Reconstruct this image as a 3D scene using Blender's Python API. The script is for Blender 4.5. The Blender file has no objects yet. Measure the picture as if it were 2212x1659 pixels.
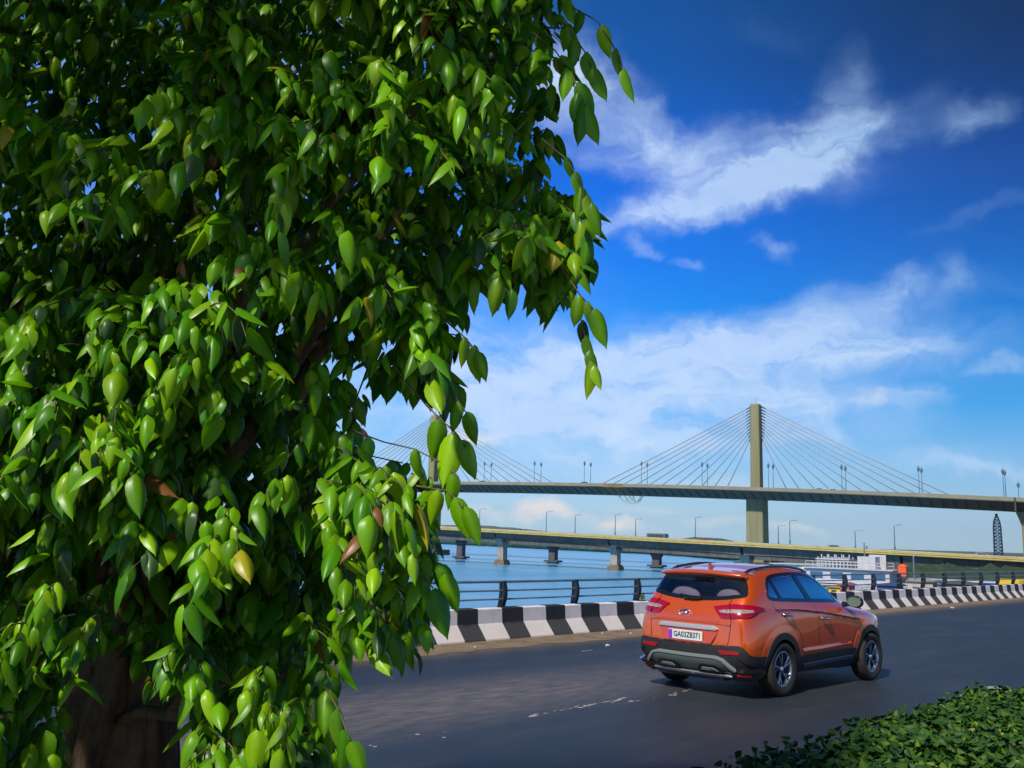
import bpy, bmesh, math, random
import numpy as np
from mathutils import Vector, Matrix, noise
from mathutils.bvhtree import BVHTree
from mathutils.geometry import delaunay_2d_cdt
S = bpy.context.scene
COL = S.collection
random.seed(7); rng = np.random.default_rng(7)
R = math.radians
# ------------------------------------------------------------ camera
F, ROLL, HC, CAMH = 2000., .031, 1166., 1.9
pitch = math.atan((HC-829.5)*math.cos(ROLL)/F)
fwd = np.array([0, math.cos(pitch), math.sin(pitch)])
r0 = np.array([1., 0, 0]); u0 = np.cross(r0, fwd)
right = math.cos(ROLL)*r0+math.sin(ROLL)*u0
up = -math.sin(ROLL)*r0+math.cos(ROLL)*u0
O = np.array([0, 0, CAMH])
cam = bpy.data.objects.new('camera', bpy.data.cameras.new('camera')); COL.objects.link(cam); S.camera = cam
cam.matrix_world = Matrix(((right[0], up[0], -fwd[0], 0), (right[1], up[1], -fwd[1], 0), (right[2], up[2], -fwd[2], CAMH), (0, 0, 0, 1)))
cam.data.sensor_fit = 'HORIZONTAL'; cam.data.sensor_width = 36; cam.data.lens = F/2212*36
cam.data.clip_start = .05; cam.data.clip_end = 30000
def ray(x, y):
    d = fwd*F+right*(x-1106)-up*(y-829.5)
    return d/d[1]
def at(x, y, Y): return O+ray(x, y)*Y
def ground(x, y, z=0.):
    d = ray(x, y); return O+d*((z-CAMH)/d[2])
# ------------------------------------------------------------ view
S.view_settings.view_transform = 'Standard'; S.view_settings.look = 'None'
S.view_settings.gamma = 1; S.view_settings.exposure = 0.18
# ------------------------------------------------------------ world and sun
SUN = Vector((-.44, -.68, .79)).normalized()
W = bpy.data.worlds.new("World"); S.world = W; W.use_nodes = True
nt = W.node_tree; nt.nodes.clear(); N = nt.nodes; L = nt.links
def nd(t, **k):
    n = N.new(t)
    for a, b in k.items(): setattr(n, a, b)
    return n
def mth(op, a, b=None, c=None, clamp=False):
    n = nd('ShaderNodeMath', operation=op); n.use_clamp = clamp
    for i, v in enumerate((a, b, c)):
        if v is None: continue
        if isinstance(v, (int, float)): n.inputs[i].default_value = v
        else: L.new(v, n.inputs[i])
    return n.outputs[0]
tc = nd('ShaderNodeTexCoord'); sep = nd('ShaderNodeSeparateXYZ'); L.new(tc.outputs['Generated'], sep.inputs[0])
sx, sy, sz = sep.outputs
az = mth('ARCTAN2', sx, sy); el = mth('ARCSINE', sz)
def noisen(vec, scale, detail=5, rough=.55, dist=0):
    n = nd('ShaderNodeTexNoise'); n.inputs['Scale'].default_value = scale; n.inputs['Detail'].default_value = detail
    n.inputs['Roughness'].default_value = rough; n.inputs['Distortion'].default_value = dist
    L.new(vec, n.inputs['Vector']); return n
comb = nd('ShaderNodeCombineXYZ'); L.new(az, comb.inputs[0]); L.new(el, comb.inputs[1])
def vm(op, a, b=None):
    n = nd('ShaderNodeVectorMath', operation=op)
    L.new(a, n.inputs[0]) if not isinstance(a, tuple) else setattr(n.inputs[0], 'default_value', a)
    if b is not None: L.new(b, n.inputs[1]) if not isinstance(b, tuple) else setattr(n.inputs[1], 'default_value', b)
    return n
n1 = noisen(comb.outputs[0], 7, 5, .6)
n2 = noisen(comb.outputs[0], 24, 4, .6)
d1 = vm('MULTIPLY', vm('SUBTRACT', n1.outputs['Color'], (.5, .5, .5)).outputs[0], (.16, .085, 0))
d2 = vm('MULTIPLY', vm('SUBTRACT', n2.outputs['Color'], (.5, .5, .5)).outputs[0], (.040, .022, 0))
dist = vm('ADD', vm('ADD', comb.outputs[0], d1.outputs[0]).outputs[0], d2.outputs[0]).outputs[0]
def azel(x, y):
    d = ray(x, y); d = d/np.linalg.norm(d)
    return math.atan2(d[0], d[1]), math.asin(d[2])
def blobs(lst):
    tot = None
    for (x, y, rx, ry, ang, st) in lst:
        a, e = azel(x, y)
        m = nd('ShaderNodeMapping', vector_type='TEXTURE')
        m.inputs['Location'].default_value = (a, e, 0); m.inputs['Rotation'].default_value = (0, 0, -R(ang))
        m.inputs['Scale'].default_value = (rx/F*1.25, ry/F*1.25, 1)
        L.new(dist, m.inputs['Vector'])
        ln = nd('ShaderNodeVectorMath', operation='LENGTH'); L.new(m.outputs[0], ln.inputs[0])
        mr = nd('ShaderNodeMapRange', interpolation_type='SMOOTHSTEP')
        L.new(ln.outputs['Value'], mr.inputs['Value'])
        mr.inputs['From Min'].default_value = 1.35; mr.inputs['From Max'].default_value = .0
        mr.inputs['To Min'].default_value = 0; mr.inputs['To Max'].default_value = st
        tot = mr.outputs[0] if tot is None else mth('ADD', tot, mr.outputs[0])
    return tot
big = [(1310, 250, 250, 75, 24, .55), (1560, 335, 240, 62, 14, .6), (1700, 350, 240, 46, -18, .75), (1560, 410, 230, 40, -10, .8),
       (1390, 455, 150, 28, -12, .6), (1800, 250, 75, 110, 8, .40), (1850, 295, 80, 32, 8, .35), (2090, 248, 78, 34, -8, .5),
       (1190, 180, 110, 70, 0, .5), (1400, 524, 44, 14, 10, .34), (1662, 520, 42, 16, 30, .32), (1495, 562, 34, 10, 5, .30),
       (2070, 605, 30, 34, 0, .3), (2130, 470, 110, 12, -20, .12),
       (1640, 715, 340, 50, -8, .75), (1480, 790, 520, 75, 0, .62), (1740, 755, 260, 52, 0, .7), (1915, 640, 55, 24, -20, .5),
       (1170, 850, 380, 100, 0, .75), (1130, 905, 160, 40, 0, .6), (1480, 905, 340, 58, -4, .7), (1790, 905, 190, 50, 4, .42),
       (1975, 868, 60, 20, 0, .5), (1990, 985, 200, 24, 3, .32), (2140, 1000, 130, 14, 2, .45), (2190, 800, 50, 12, 0, .4),
       (1480, 970, 260, 30, -6, .4), (1250, 1010, 400, 40, 0, .3), (500, 700, 700, 300, 10, .5), (600, 100, 500, 90, -20, .4)]
low = [(1145, 1103, 56, 18, 5, 1.2), (1325, 1124, 48, 14, 5, 1.0), (1040, 1095, 22, 9, 0, .6), (1215, 1122, 150, 14, 4, .4), (1560, 1138, 60, 12, 4, .6),
       (1690, 1146, 50, 12, 4, .6), (1380, 1098, 90, 9, 4, .35), (1020, 945, 45, 14, 0, .9), (1890, 872, 30, 14, 0, .5), (1550, 1055, 120, 16, 2, .3)]
cs = blobs(big); cl = blobs(low)
stv = vm('MULTIPLY', dist, (1., 2.6, 1.)).outputs[0]
n3 = noisen(stv, 11, 7, .62, .6)
n4 = noisen(stv, 3.2, 4, .5, .3)
wisp = mth('MULTIPLY_ADD', n3.outputs['Fac'], 2.3, -.28)
cm = mth('MULTIPLY', cs, wisp)
azd = nd('ShaderNodeMapRange', interpolation_type='SMOOTHSTEP'); L.new(az, azd.inputs['Value'])
azd.inputs['From Min'].default_value = R(2); azd.inputs['From Max'].default_value = R(34)
azd_ = azd.outputs[0]
# thin general cirrus everywhere, also behind the camera
ci = nd('ShaderNodeMapRange', interpolation_type='SMOOTHSTEP'); L.new(n4.outputs['Fac'], ci.inputs['Value'])
ci.inputs['From Min'].default_value = .52; ci.inputs['From Max'].default_value = .80; ci.inputs['To Max'].default_value = .22
cm = mth('ADD', cm, mth('MULTIPLY', ci.outputs[0], mth('SUBTRACT', 1.0, azd_)), clamp=True)
# gradient of the clear sky by elevation
ramp = nd('ShaderNodeValToRGB'); cr = ramp.color_ramp
e01 = mth('DIVIDE', el, R(60), clamp=True); L.new(e01, ramp.inputs[0])
stops = [(0, (.46, .66, .79)), (2.2, (.40, .65, .84)), (5, (.22, .55, .92)), (8, (.06, .42, .94)), (12, (.002, .30, .94)), (17, (.0005, .20, .86)), (22, (.0003, .14, .74)), (28, (.001, .092, .42)), (36, (.001, .065, .24)), (60, (.003, .05, .20))]
cr.elements[0].position = 0; cr.elements[0].color = (*stops[0][1], 1)
cr.elements[1].position = 1; cr.elements[1].color = (*stops[-1][1], 1)
for a, c in stops[1:-1]:
    e = cr.elements.new(a/60); e.color = (*c, 1)
# darker, deeper sky to the upper right, brighter round the sun behind the camera
sd = vm('DOT_PRODUCT', tc.outputs['Generated'], tuple(SUN)).outputs['Value']
glow = nd('ShaderNodeMapRange', interpolation_type='SMOOTHSTEP'); L.new(sd, glow.inputs['Value'])
glow.inputs['From Min'].default_value = .6; glow.inputs['From Max'].default_value = 1.0; glow.inputs['To Max'].default_value = .12
eld = nd('ShaderNodeMapRange', interpolation_type='SMOOTHSTEP'); L.new(el, eld.inputs['Value'])
eld.inputs['From Min'].default_value = R(4); eld.inputs['From Max'].default_value = R(30)
dk = mth('MULTIPLY', azd.outputs[0], mth('MULTIPLY_ADD', eld.outputs[0], .60, .16))
dkm = mth('SUBTRACT', 1.0, dk)
sc = nd('ShaderNodeVectorMath', operation='SCALE'); L.new(ramp.outputs[0], sc.inputs[0]); L.new(dkm, sc.inputs['Scale'])
def mix(f, a, b, bt='MIX'):
    n = nd('ShaderNodeMix', data_type='RGBA', blend_type=bt); n.clamp_factor = True
    for i, v in ((0, f), (6, a), (7, b)):
        if isinstance(v, (int, float)): n.inputs[i].default_value = v
        elif isinstance(v, tuple): n.inputs[i].default_value = (*v, 1)
        else: L.new(v, n.inputs[i])
    return n.outputs[2]
ccol = mix(n3.outputs['Fac'], (.34, .52, .90), (.74, .86, 1.0))
ccol = mix(mth('MULTIPLY', dk, .75), ccol, (.10, .36, .66))
c1 = mix(mth('MULTIPLY', cm, .85), sc.outputs[0], ccol)
lowm = mth('MULTIPLY', cl, mth('MULTIPLY_ADD', n3.outputs['Fac'], 1.8, -.1), clamp=True)
c2 = mix(lowm, c1, (.84, .80, .80))
c3 = mix(glow.outputs[0], c2, (.95, .93, .95))
sky = nd('ShaderNodeTexSky', sky_type='NISHITA'); sky.sun_disc = False
sky.sun_elevation = math.asin(SUN.z); sky.sun_rotation = math.atan2(SUN.x, SUN.y)
bgA = nd('ShaderNodeBackground'); L.new(sky.outputs[0], bgA.inputs[0]); bgA.inputs[1].default_value = .004
bgB = nd('ShaderNodeBackground'); L.new(c3, bgB.inputs[0]); bgB.inputs[1].default_value = .94
ad = nd('ShaderNodeAddShader'); L.new(bgA.outputs[0], ad.inputs[0]); L.new(bgB.outputs[0], ad.inputs[1])
out = nd('ShaderNodeOutputWorld'); L.new(ad.outputs[0], out.inputs[0])
sun = bpy.data.objects.new('sun', bpy.data.lights.new('sun', 'SUN')); COL.objects.link(sun)
sun.data.energy = 4.2; sun.data.angle = R(3); sun.data.color = (1, .93, .80)
sun.rotation_euler = SUN.to_track_quat('Z', 'Y').to_euler()
# ------------------------------------------------------------ helpers
def tag(o, label=None, cat=None, group=None, kind=None):
    for k, v in (('label', label), ('category', cat), ('group', group), ('kind', kind)):
        if v: o[k] = v
    return o
def mat(name, col, rough=.6, metal=0, var=0, scale=5, bump=0, bscale=40, coat=0, spec=.5, col2=None, emit=0, detail=6, stretch=None):
    m = bpy.data.materials.new(name); m.use_nodes = True; t = m.node_tree; b = t.nodes['Principled BSDF']
    b.inputs['Base Color'].default_value = (*col, 1); b.inputs['Roughness'].default_value = rough; b.inputs['Metallic'].default_value = metal
    b.inputs['Coat Weight'].default_value = coat; b.inputs['Coat Roughness'].default_value = .04; b.inputs['Specular IOR Level'].default_value = spec
    if var or col2 or bump:
        c = t.nodes.new('ShaderNodeTexCoord'); mp = t.nodes.new('ShaderNodeMapping'); t.links.new(c.outputs['Object'], mp.inputs[0])
        if stretch: mp.inputs['Scale'].default_value = stretch
    if var or col2:
        n = t.nodes.new('ShaderNodeTexNoise'); n.inputs['Scale'].default_value = scale; n.inputs['Detail'].default_value = detail; n.inputs['Roughness'].default_value = .65
        t.links.new(mp.outputs[0], n.inputs['Vector'])
        r = t.nodes.new('ShaderNodeValToRGB'); r.color_ramp.elements[0].position = .3; r.color_ramp.elements[1].position = .7
        ca = tuple(x*(1-var) for x in col); cb = col2 if col2 else tuple(min(1, x*(1+var)) for x in col)
        r.color_ramp.elements[0].color = (*ca, 1); r.color_ramp.elements[1].color = (*cb, 1)
        t.links.new(n.outputs['Fac'], r.inputs[0]); t.links.new(r.outputs[0], b.inputs['Base Color'])
    if bump:
        n = t.nodes.new('ShaderNodeTexNoise'); n.inputs['Scale'].default_value = bscale; n.inputs['Detail'].default_value = 5
        t.links.new(mp.outputs[0], n.inputs['Vector'])
        bp = t.nodes.new('ShaderNodeBump'); bp.inputs['Strength'].default_value = bump; bp.inputs['Distance'].default_value = .02
        t.links.new(n.outputs['Fac'], bp.inputs['Height']); t.links.new(bp.outputs[0], b.inputs['Normal'])
    if emit: b.inputs['Emission Color'].default_value = (*col, 1); b.inputs['Emission Strength'].default_value = emit
    return m
class MB:
    def __init__(s): s.v = []; s.f = []; s.mi = []
    def add(s, vs, fs, mi=0):
        b = len(s.v); s.v += [tuple(map(float, p)) for p in vs]; s.f += [tuple(b+i for i in f) for f in fs]; s.mi += [mi]*len(fs); return s
    def box(s, c, d, rz=0, mi=0, taper=1):
        x, y, z = d[0]/2, d[1]/2, d[2]/2; ca, sa = math.cos(rz), math.sin(rz); vs = []
        for k in (-1, 1):
            t = taper if k > 0 else 1
            for i, j in ((-1, -1), (1, -1), (1, 1), (-1, 1)):
                px, py = i*x*t, j*y*t; vs.append((c[0]+px*ca-py*sa, c[1]+px*sa+py*ca, c[2]+k*z))
        return s.add(vs, [(3, 2, 1, 0), (4, 5, 6, 7), (0, 1, 5, 4), (1, 2, 6, 5), (2, 3, 7, 6), (3, 0, 4, 7)], mi)
    def tube(s, pts, rad, n=8, mi=0, cap=True):
        pts = [Vector(p) for p in pts]; rr = rad if isinstance(rad, (list, tuple)) else [rad]*len(pts)
        t0 = (pts[1]-pts[0]).normalized(); a = Vector((0, 0, 1)) if abs(t0.z) < .9 else Vector((1, 0, 0)); u = t0.cross(a).normalized(); vs = []
        for i, p in enumerate(pts):
            t = (pts[min(i+1, len(pts)-1)]-pts[max(i-1, 0)]).normalized(); u = (u-t*u.dot(t)).normalized(); w = t.cross(u)
            for k in range(n):
                an = 2*math.pi*k/n; vs.append(p+(u*math.cos(an)+w*math.sin(an))*rr[i])
        fs = [(i*n+k, i*n+(k+1) % n, (i+1)*n+(k+1) % n, (i+1)*n+k) for i in range(len(pts)-1) for k in range(n)]
        if cap: fs += [tuple(range(n))[::-1], tuple((len(pts)-1)*n+k for k in range(n))]
        return s.add(vs, fs, mi)
    def lathe(s, prof, n=32, axis='Z', c=(0, 0, 0), mi=0, closed=False):
        vs = []
        for (r_, h) in prof:
            for k in range(n):
                an = 2*math.pi*k/n; x, y = r_*math.cos(an), r_*math.sin(an)
                vs.append((c[0]+x, c[1]+y, c[2]+h) if axis == 'Z' else (c[0]+x, c[1]+h, c[2]+y))
        m = len(prof); fs = [(i*n+k, i*n+(k+1) % n, ((i+1) % m)*n+(k+1) % n, ((i+1) % m)*n+k) for i in range(m if closed else m-1) for k in range(n)]
        return s.add(vs, fs, mi)
    def sweep(s, sections, closed=True, mi=0, cap=True):
        n = len(sections[0]); vs = [p for q in sections for p in q]; fs = []
        for i in range(len(sections)-1):
            for k in range(n if closed else n-1):
                fs.append((i*n+k, i*n+(k+1) % n, (i+1)*n+(k+1) % n, (i+1)*n+k))
        if cap and closed: fs += [tuple(range(n))[::-1], tuple((len(sections)-1)*n+k for k in range(n))]
        return s.add(vs, fs, mi)
    def build(s, name, mats, parent=None, smooth=False, loc=None, rot=None, bevel=0, recalc=True):
        me = bpy.data.meshes.new(name); me.from_pydata(s.v, [], s.f)
        mats = mats if isinstance(mats, (list, tuple)) else [mats]
        for m in mats: me.materials.append(m)
        if len(mats) > 1: me.polygons.foreach_set('material_index', s.mi)
        if recalc:
            bm = bmesh.new(); bm.from_mesh(me); bmesh.ops.recalc_face_normals(bm, faces=bm.faces)
            if bevel:
                es = [e for e in bm.edges if len(e.link_faces) == 2 and e.calc_face_angle(0) > .5]
                bmesh.ops.bevel(bm, geom=es, offset=bevel, segments=2, affect='EDGES', profile=.6)
            bm.to_mesh(me); bm.free()
        if smooth: me.polygons.foreach_set('use_smooth', [True]*len(me.polygons))
        me.update(); o = bpy.data.objects.new(name, me); COL.objects.link(o)
        if parent: o.parent = parent
        if loc is not None: o.location = loc
        if rot is not None: o.rotation_euler = rot
        return o
def empty(name, loc=(0, 0, 0), rz=0, parent=None):
    o = bpy.data.objects.new(name, None); COL.objects.link(o); o.location = loc; o.rotation_euler = (0, 0, rz); o.empty_display_size = .2
    if parent: o.parent = parent
    return o
def copy_tree(o, parent=None):
    c = o.copy(); COL.objects.link(c); c.parent = parent
    for ch in list(o.children): copy_tree(ch, c)
    return c
# ------------------------------------------------------------ ground frame: s runs along the road, t across it
UU = np.array([.6875, .7261, 0]); NN = np.array([-.7261, .6875, 0]); HEAD = math.atan2(.7261, .6875)
def rd(s, t, z=0.): return UU*s+NN*t+np.array([0, 0, z])
BT = 12.50            # foot of the barrier
WATER = -5.6

def road_material():
    m = bpy.data.materials.new('asphalt'); m.use_nodes = True; t = m.node_tree; b = t.nodes['Principled BSDF']
    g = t.nodes.new('ShaderNodeNewGeometry'); mp = t.nodes.new('ShaderNodeMapping'); mp.inputs['Rotation'].default_value = (0, 0, -HEAD)
    mp.vector_type = 'POINT'; t.links.new(g.outputs['Position'], mp.inputs[0])
    sp = t.nodes.new('ShaderNodeSeparateXYZ'); t.links.new(mp.outputs[0], sp.inputs[0])
    def no(scale, det, st=None, rough=.6):
        n = t.nodes.new('ShaderNodeTexNoise'); n.inputs['Scale'].default_value = scale; n.inputs['Detail'].default_value = det; n.inputs['Roughness'].default_value = rough
        q = t.nodes.new('ShaderNodeMapping'); q.inputs['Scale'].default_value = st or (1, 1, 1); t.links.new(mp.outputs[0], q.inputs[0]); t.links.new(q.outputs[0], n.inputs[0]); return n.outputs['Fac']
    def M(op, a, bb, c=None):
        n = t.nodes.new('ShaderNodeMath'); n.operation = op
        for i, v in enumerate((a, bb, c)):
            if v is None: continue
            if isinstance(v, (int, float)): n.inputs[i].default_value = v
            else: t.links.new(v, n.inputs[i])
        return n.outputs[0]
    def band(center, width):
        d = M('ABSOLUTE', M('SUBTRACT', sp.outputs[1], center), 0); r = t.nodes.new('ShaderNodeMapRange'); r.interpolation_type = 'SMOOTHSTEP'
        t.links.new(d, r.inputs[0]); r.inputs[1].default_value = width; r.inputs[2].default_value = width*.1; return r.outputs[0]
    def mx(f, a, c):
        n = t.nodes.new('ShaderNodeMix'); n.data_type = 'RGBA'; t.links.new(f, n.inputs[0])
        for i, v in ((6, a), (7, c)):
            if isinstance(v, tuple): n.inputs[i].default_value = (*v, 1)
            else: t.links.new(v, n.inputs[i])
        return n.outputs[2]
    big_ = no(.35, 5, (.35, 1.2, 1)); fine = no(90, 3); med = no(5, 6, (.5, 1.6, 1))
    c = mx(big_, (.009, .017, .026), (.017, .027, .038))
    # dusty crown of the carriageway between the wheel tracks, worn along the direction of travel
    fade = t.nodes.new('ShaderNodeMapRange'); fade.interpolation_type = 'SMOOTHSTEP'; t.links.new(sp.outputs[0], fade.inputs[0])
    fade.inputs[1].default_value = 16; fade.inputs[2].default_value = 8
    dust = M('MULTIPLY', band(8.3, 1.7), M('MULTIPLY_ADD', med, 2.4, -.55)); dust = M('MULTIPLY', dust, fade.outputs[0]); dust.node.use_clamp = True
    c = mx(dust, c, (.165, .132, .104))
    sand = M('MULTIPLY', band(12.7, 1.85), M('MULTIPLY_ADD', med, 2.2, .15)); sand.node.use_clamp = True
    c = mx(sand, c, (.17, .125, .08))
    grit = no(38, 4, (.7, 1, 1), .8); gm = M('MULTIPLY_ADD', grit, 3.0, -1.35); gm.node.use_clamp = True; c = mx(M('MULTIPLY', gm, .60), c, (.075, .075, .078))
    pat = M('MULTIPLY_ADD', no(1.1, 7, (.35, 1.3, 1), .7), 4.0, -1.9); pat.node.use_clamp = True; c = mx(M('MULTIPLY', pat, .5), c, (.060, .058, .058))
    th = M('GREATER_THAN', fine, .66); c = mx(M('MULTIPLY', th, .40), c, (.17, .16, .15))
    spk = M('GREATER_THAN', no(14, 2, (.6, 1.4, 1)), .765); c = mx(M('MULTIPLY', spk, .5), c, (.22, .2, .19))
    t.links.new(c, b.inputs['Base Color']); b.inputs['Roughness'].default_value = .55; b.inputs['Specular IOR Level'].default_value = .45
    bp = t.nodes.new('ShaderNodeBump'); bp.inputs['Strength'].default_value = .6; bp.inputs['Distance'].default_value = .012; t.links.new(fine, bp.inputs['Height']); t.links.new(bp.outputs[0], b.inputs['Normal'])
    return m
def strip(name, s0, s1, t0, t1, z, m, ns=2, kind='structure', z2=None):
    b = MB(); z2 = z if z2 is None else z2
    vs = []
    for i in range(ns+1):
        s_ = s0+(s1-s0)*i/ns; vs += [rd(s_, t0, z), rd(s_, t1, z2)]
    b.add(vs, [(2*i, 2*i+2, 2*i+3, 2*i+1) for i in range(ns)])
    return tag(b.build(name, m), kind=kind)
M_road = road_material()
strip('road', -40, 220, 2.0, 12.75, 0, M_road)
# sandy dust gathered along the barrier foot, ragged edge towards the traffic
M_sand = mat('roadside_sand', (.16, .115, .07), .95, var=.3, scale=2.2, bump=.5, bscale=60, col2=(.25, .185, .12))
b = MB(); vs = []; n_ = 360
for i in range(n_+1):
    s_ = -14+i*(150/n_)
    w = .85+.3*(noise.noise((s_*.22, 0, 3)))+.22*noise.noise((s_*1.3, 0, 9))+.07*noise.noise((s_*6, 0, 2))
    if s_ > 20: w *= max(.55, 1-(s_-20)*.02)
    vs += [rd(s_, BT-w, .004), rd(s_, BT-w*.5, .010), rd(s_, BT+.05, .03)]
b.add(vs, [(3*i+k, 3*i+3+k, 3*i+4+k, 3*i+1+k) for i in range(n_) for k in (0, 1)])
sandstrip = b.build('road_shoulder', M_sand, smooth=True); tag(sandstrip, kind='structure')
# kerbed median on the near side
M_conc = mat('pale_concrete', (.30, .26, .25), .9, var=.25, scale=3, bump=.3)
strip('pavement', -12, 60, -9, 2.0, .14, mat('median_paving', (.16, .14, .12), .95, var=.3, scale=2, bump=.4))
b = MB(); b.sweep([[rd(s_, t_, z_) for t_, z_ in ((2.0, -.02), (2.16, -.02), (2.13, .145), (2.0, .145))] for s_ in (-12, 60)]); tag(b.build('kerb', M_conc), kind='structure')
# worn lane paint
M_paint = mat('worn_paint', (.38, .38, .37), .8, var=.3, scale=9)
b = MB()
def flakes(sa, sb, tc_, wid, dens, seed, smin=.03, smax=.16):
    rr = random.Random(seed)
    for i in range(int((sb-sa)*dens)):
        s_ = rr.uniform(sa, sb); t_ = tc_+rr.gauss(0, wid); ln = rr.uniform(smin, smax); wd = rr.uniform(.008, .03)
        n = 7; vs = [rd(s_+ln*math.cos(2*math.pi*k/n)*rr.uniform(.6, 1), t_+wd*math.sin(2*math.pi*k/n)*rr.uniform(.5, 1.2), .004) for k in range(n)]
        b.add(vs, [tuple(range(n))])
p1 = ground(1150, 1548); p2 = ground(1400, 1512); p3 = ground(1510, 1496)
S1, T1 = float(UU@p1), float(NN@p1); S2, T2 = float(UU@p3), float(NN@p3)
flakes(S1, S1+(S2-S1)*.34, T1+.05, .020, 20, 1, .03, .13); flakes(S1+(S2-S1)*.30, S1+(S2-S1)*.62, T1+.06, .035, 13, 15, .02, .15); flakes(S1+(S2-S1)*.55, S2+.4, (T1+T2)/2, .035, 9, 2, .02, .09); flakes(S1-4.5, S1-1.2, T1-.05, .08, 5, 4, .01, .035)
flakes(S1+3, S1+9, T1, .03, 4, 7, .02, .08)
pm = ground(1258, 1407); flakes(float(UU@pm), float(UU@pm)+.25, float(NN@pm), .01, 12, 3, .1, .14)
pl = b.build('lane_marking', M_paint, recalc=False); tag(pl, kind='structure')
for p in pl.data.polygons:
    if p.normal.z < 0: p.flip()
# small stones and litter at the barrier foot
M_stone = mat('small_stone', (.42, .38, .34), .9, var=.3, scale=20)
for k, (x, y, sz) in enumerate([(1362, 1368, .035), (1312, 1394, .045), (1026, 1398, .025), (1301, 1368, .03), (1655, 1336, .03), (2057, 1313, .07)]):
    p = ground(x, y, .02); bm = bmesh.new(); bmesh.ops.create_icosphere(bm, subdivisions=2, radius=sz)
    for v in bm.verts: v.co *= 1+.35*noise.noise(v.co*30+Vector((k, 0, 0))); v.co.z *= .55
    me = bpy.data.meshes.new('stone'); bm.to_mesh(me); bm.free(); me.materials.append(M_stone); o = bpy.data.objects.new('stone', me); COL.objects.link(o); o.location = p
    tag(o, ['pale pebble on the sandy strip just left of the orange car', 'larger pale stone below the second black post', 'tiny stone on the sand near the leaves', 'flat crumb beside the foot of a black block', 'crumb of rubble hidden behind the car', 'white scrap lying at the barrier foot far to the right'][k], 'stone', 'stones on the roadside sand')
# ------------------------------------------------------------ river, banks, hills
def water_mat():
    m = bpy.data.materials.new('river_water'); m.use_nodes = True; t = m.node_tree; b = t.nodes['Principled BSDF']
    b.inputs['Base Color'].default_value = (.012, .14, .28, 1); b.inputs['Roughness'].default_value = .25; b.inputs['IOR'].default_value = 1.33
    c = t.nodes.new('ShaderNodeTexCoord')
    hs = []
    for sc_, st_, w_ in ((.55, (1, .35, 1), .5), (.05, (1, 1, 1), 1.0), (2.4, (1, .5, 1), .25)):
        mp = t.nodes.new('ShaderNodeMapping'); mp.inputs['Scale'].default_value = st_; mp.inputs['Rotation'].default_value = (0, 0, .5)
        t.links.new(c.outputs['Object'], mp.inputs[0]); n = t.nodes.new('ShaderNodeTexNoise'); n.inputs['Scale'].default_value = sc_; n.inputs['Detail'].default_value = 4
        t.links.new(mp.outputs[0], n.inputs[0]); q = t.nodes.new('ShaderNodeMath'); q.operation = 'MULTIPLY'; q.inputs[1].default_value = w_; t.links.new(n.outputs['Fac'], q.inputs[0]); hs.append(q.outputs[0])
    a = t.nodes.new('ShaderNodeMath'); a.operation = 'ADD'; t.links.new(hs[0], a.inputs[0]); t.links.new(hs[2], a.inputs[1])
    bp = t.nodes.new('ShaderNodeBump'); bp.inputs['Strength'].default_value = .35; bp.inputs['Distance'].default_value = .3
    t.links.new(a.outputs[0], bp.inputs['Height']); t.links.new(bp.outputs[0], b.inputs['Normal'])
    r = t.nodes.new('ShaderNodeValToRGB'); r.color_ramp.elements[0].position = .35; r.color_ramp.elements[1].position = .65
    r.color_ramp.elements[0].color = (.06, .29, .54, 1); r.color_ramp.elements[1].color = (.11, .38, .64, 1)
    t.links.new(hs[1], r.inputs[0]); t.links.new(r.outputs[0], b.inputs['Base Color'])
    return m
b = MB(); b.add([(-5000, 10, WATER), (5000, 10, WATER), (5000, 4600, WATER), (-5000, 4600, WATER)], [(0, 1, 2, 3)])
tag(b.build('water', water_mat()), kind='structure')
M_earth = mat('bank_earth', (.12, .10, .07), .95, var=.3, scale=.4, bump=.5, bscale=3)
# river wall carrying the road
b = MB(); b.sweep([[rd(s_, t_, z_) for t_, z_ in ((-60, -6.2), (-60, -.05), (13.2, -.05), (13.6, -6.2))] for s_ in (-80, 240)])
tag(b.build('embankment', mat('river_wall_stone', (.20, .18, .15), .95, var=.35, scale=.8, bump=.6, bscale=4)), kind='structure')
M_wood = mat('far_mangrove', (.010, .075, .055), .95, var=.5, scale=.06, detail=8)
def ridge(name, pts, thick, base, m, seg=6, rough=.2, kind='structure', rs=1.):
    """pts: (x px, crest y px, distance). A long mound of real depth."""
    b = MB(); secs = []
    for i in range(len(pts)-1):
        for k in range(seg):
            f = k/seg; x = pts[i][0]*(1-f)+pts[i+1][0]*f; y = pts[i][1]*(1-f)+pts[i+1][1]*f; Y = pts[i][2]*(1-f)+pts[i+1][2]*f
            top = at(x, y, Y); h = top[2]-base; h *= 1+rough*noise.fractal((x*.05*rs, Y*.001, 1), 1., 2., 4)
            nrm = np.array([top[0], top[1], 0]); nrm /= np.linalg.norm(nrm)
            c = np.array([top[0], top[1], base]); prof = ((-1, 0), (-.75, .45), (-.35, .85), (0, 1), (.4, .8), (1, 0))
            secs.append([c+nrm*thick*a_+np.array([0, 0, max(.5, h)*q]) for a_, q in prof])
    b.sweep(secs, closed=False); o = b.build(name, m, smooth=True); tag(o, kind=kind); return o
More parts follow.
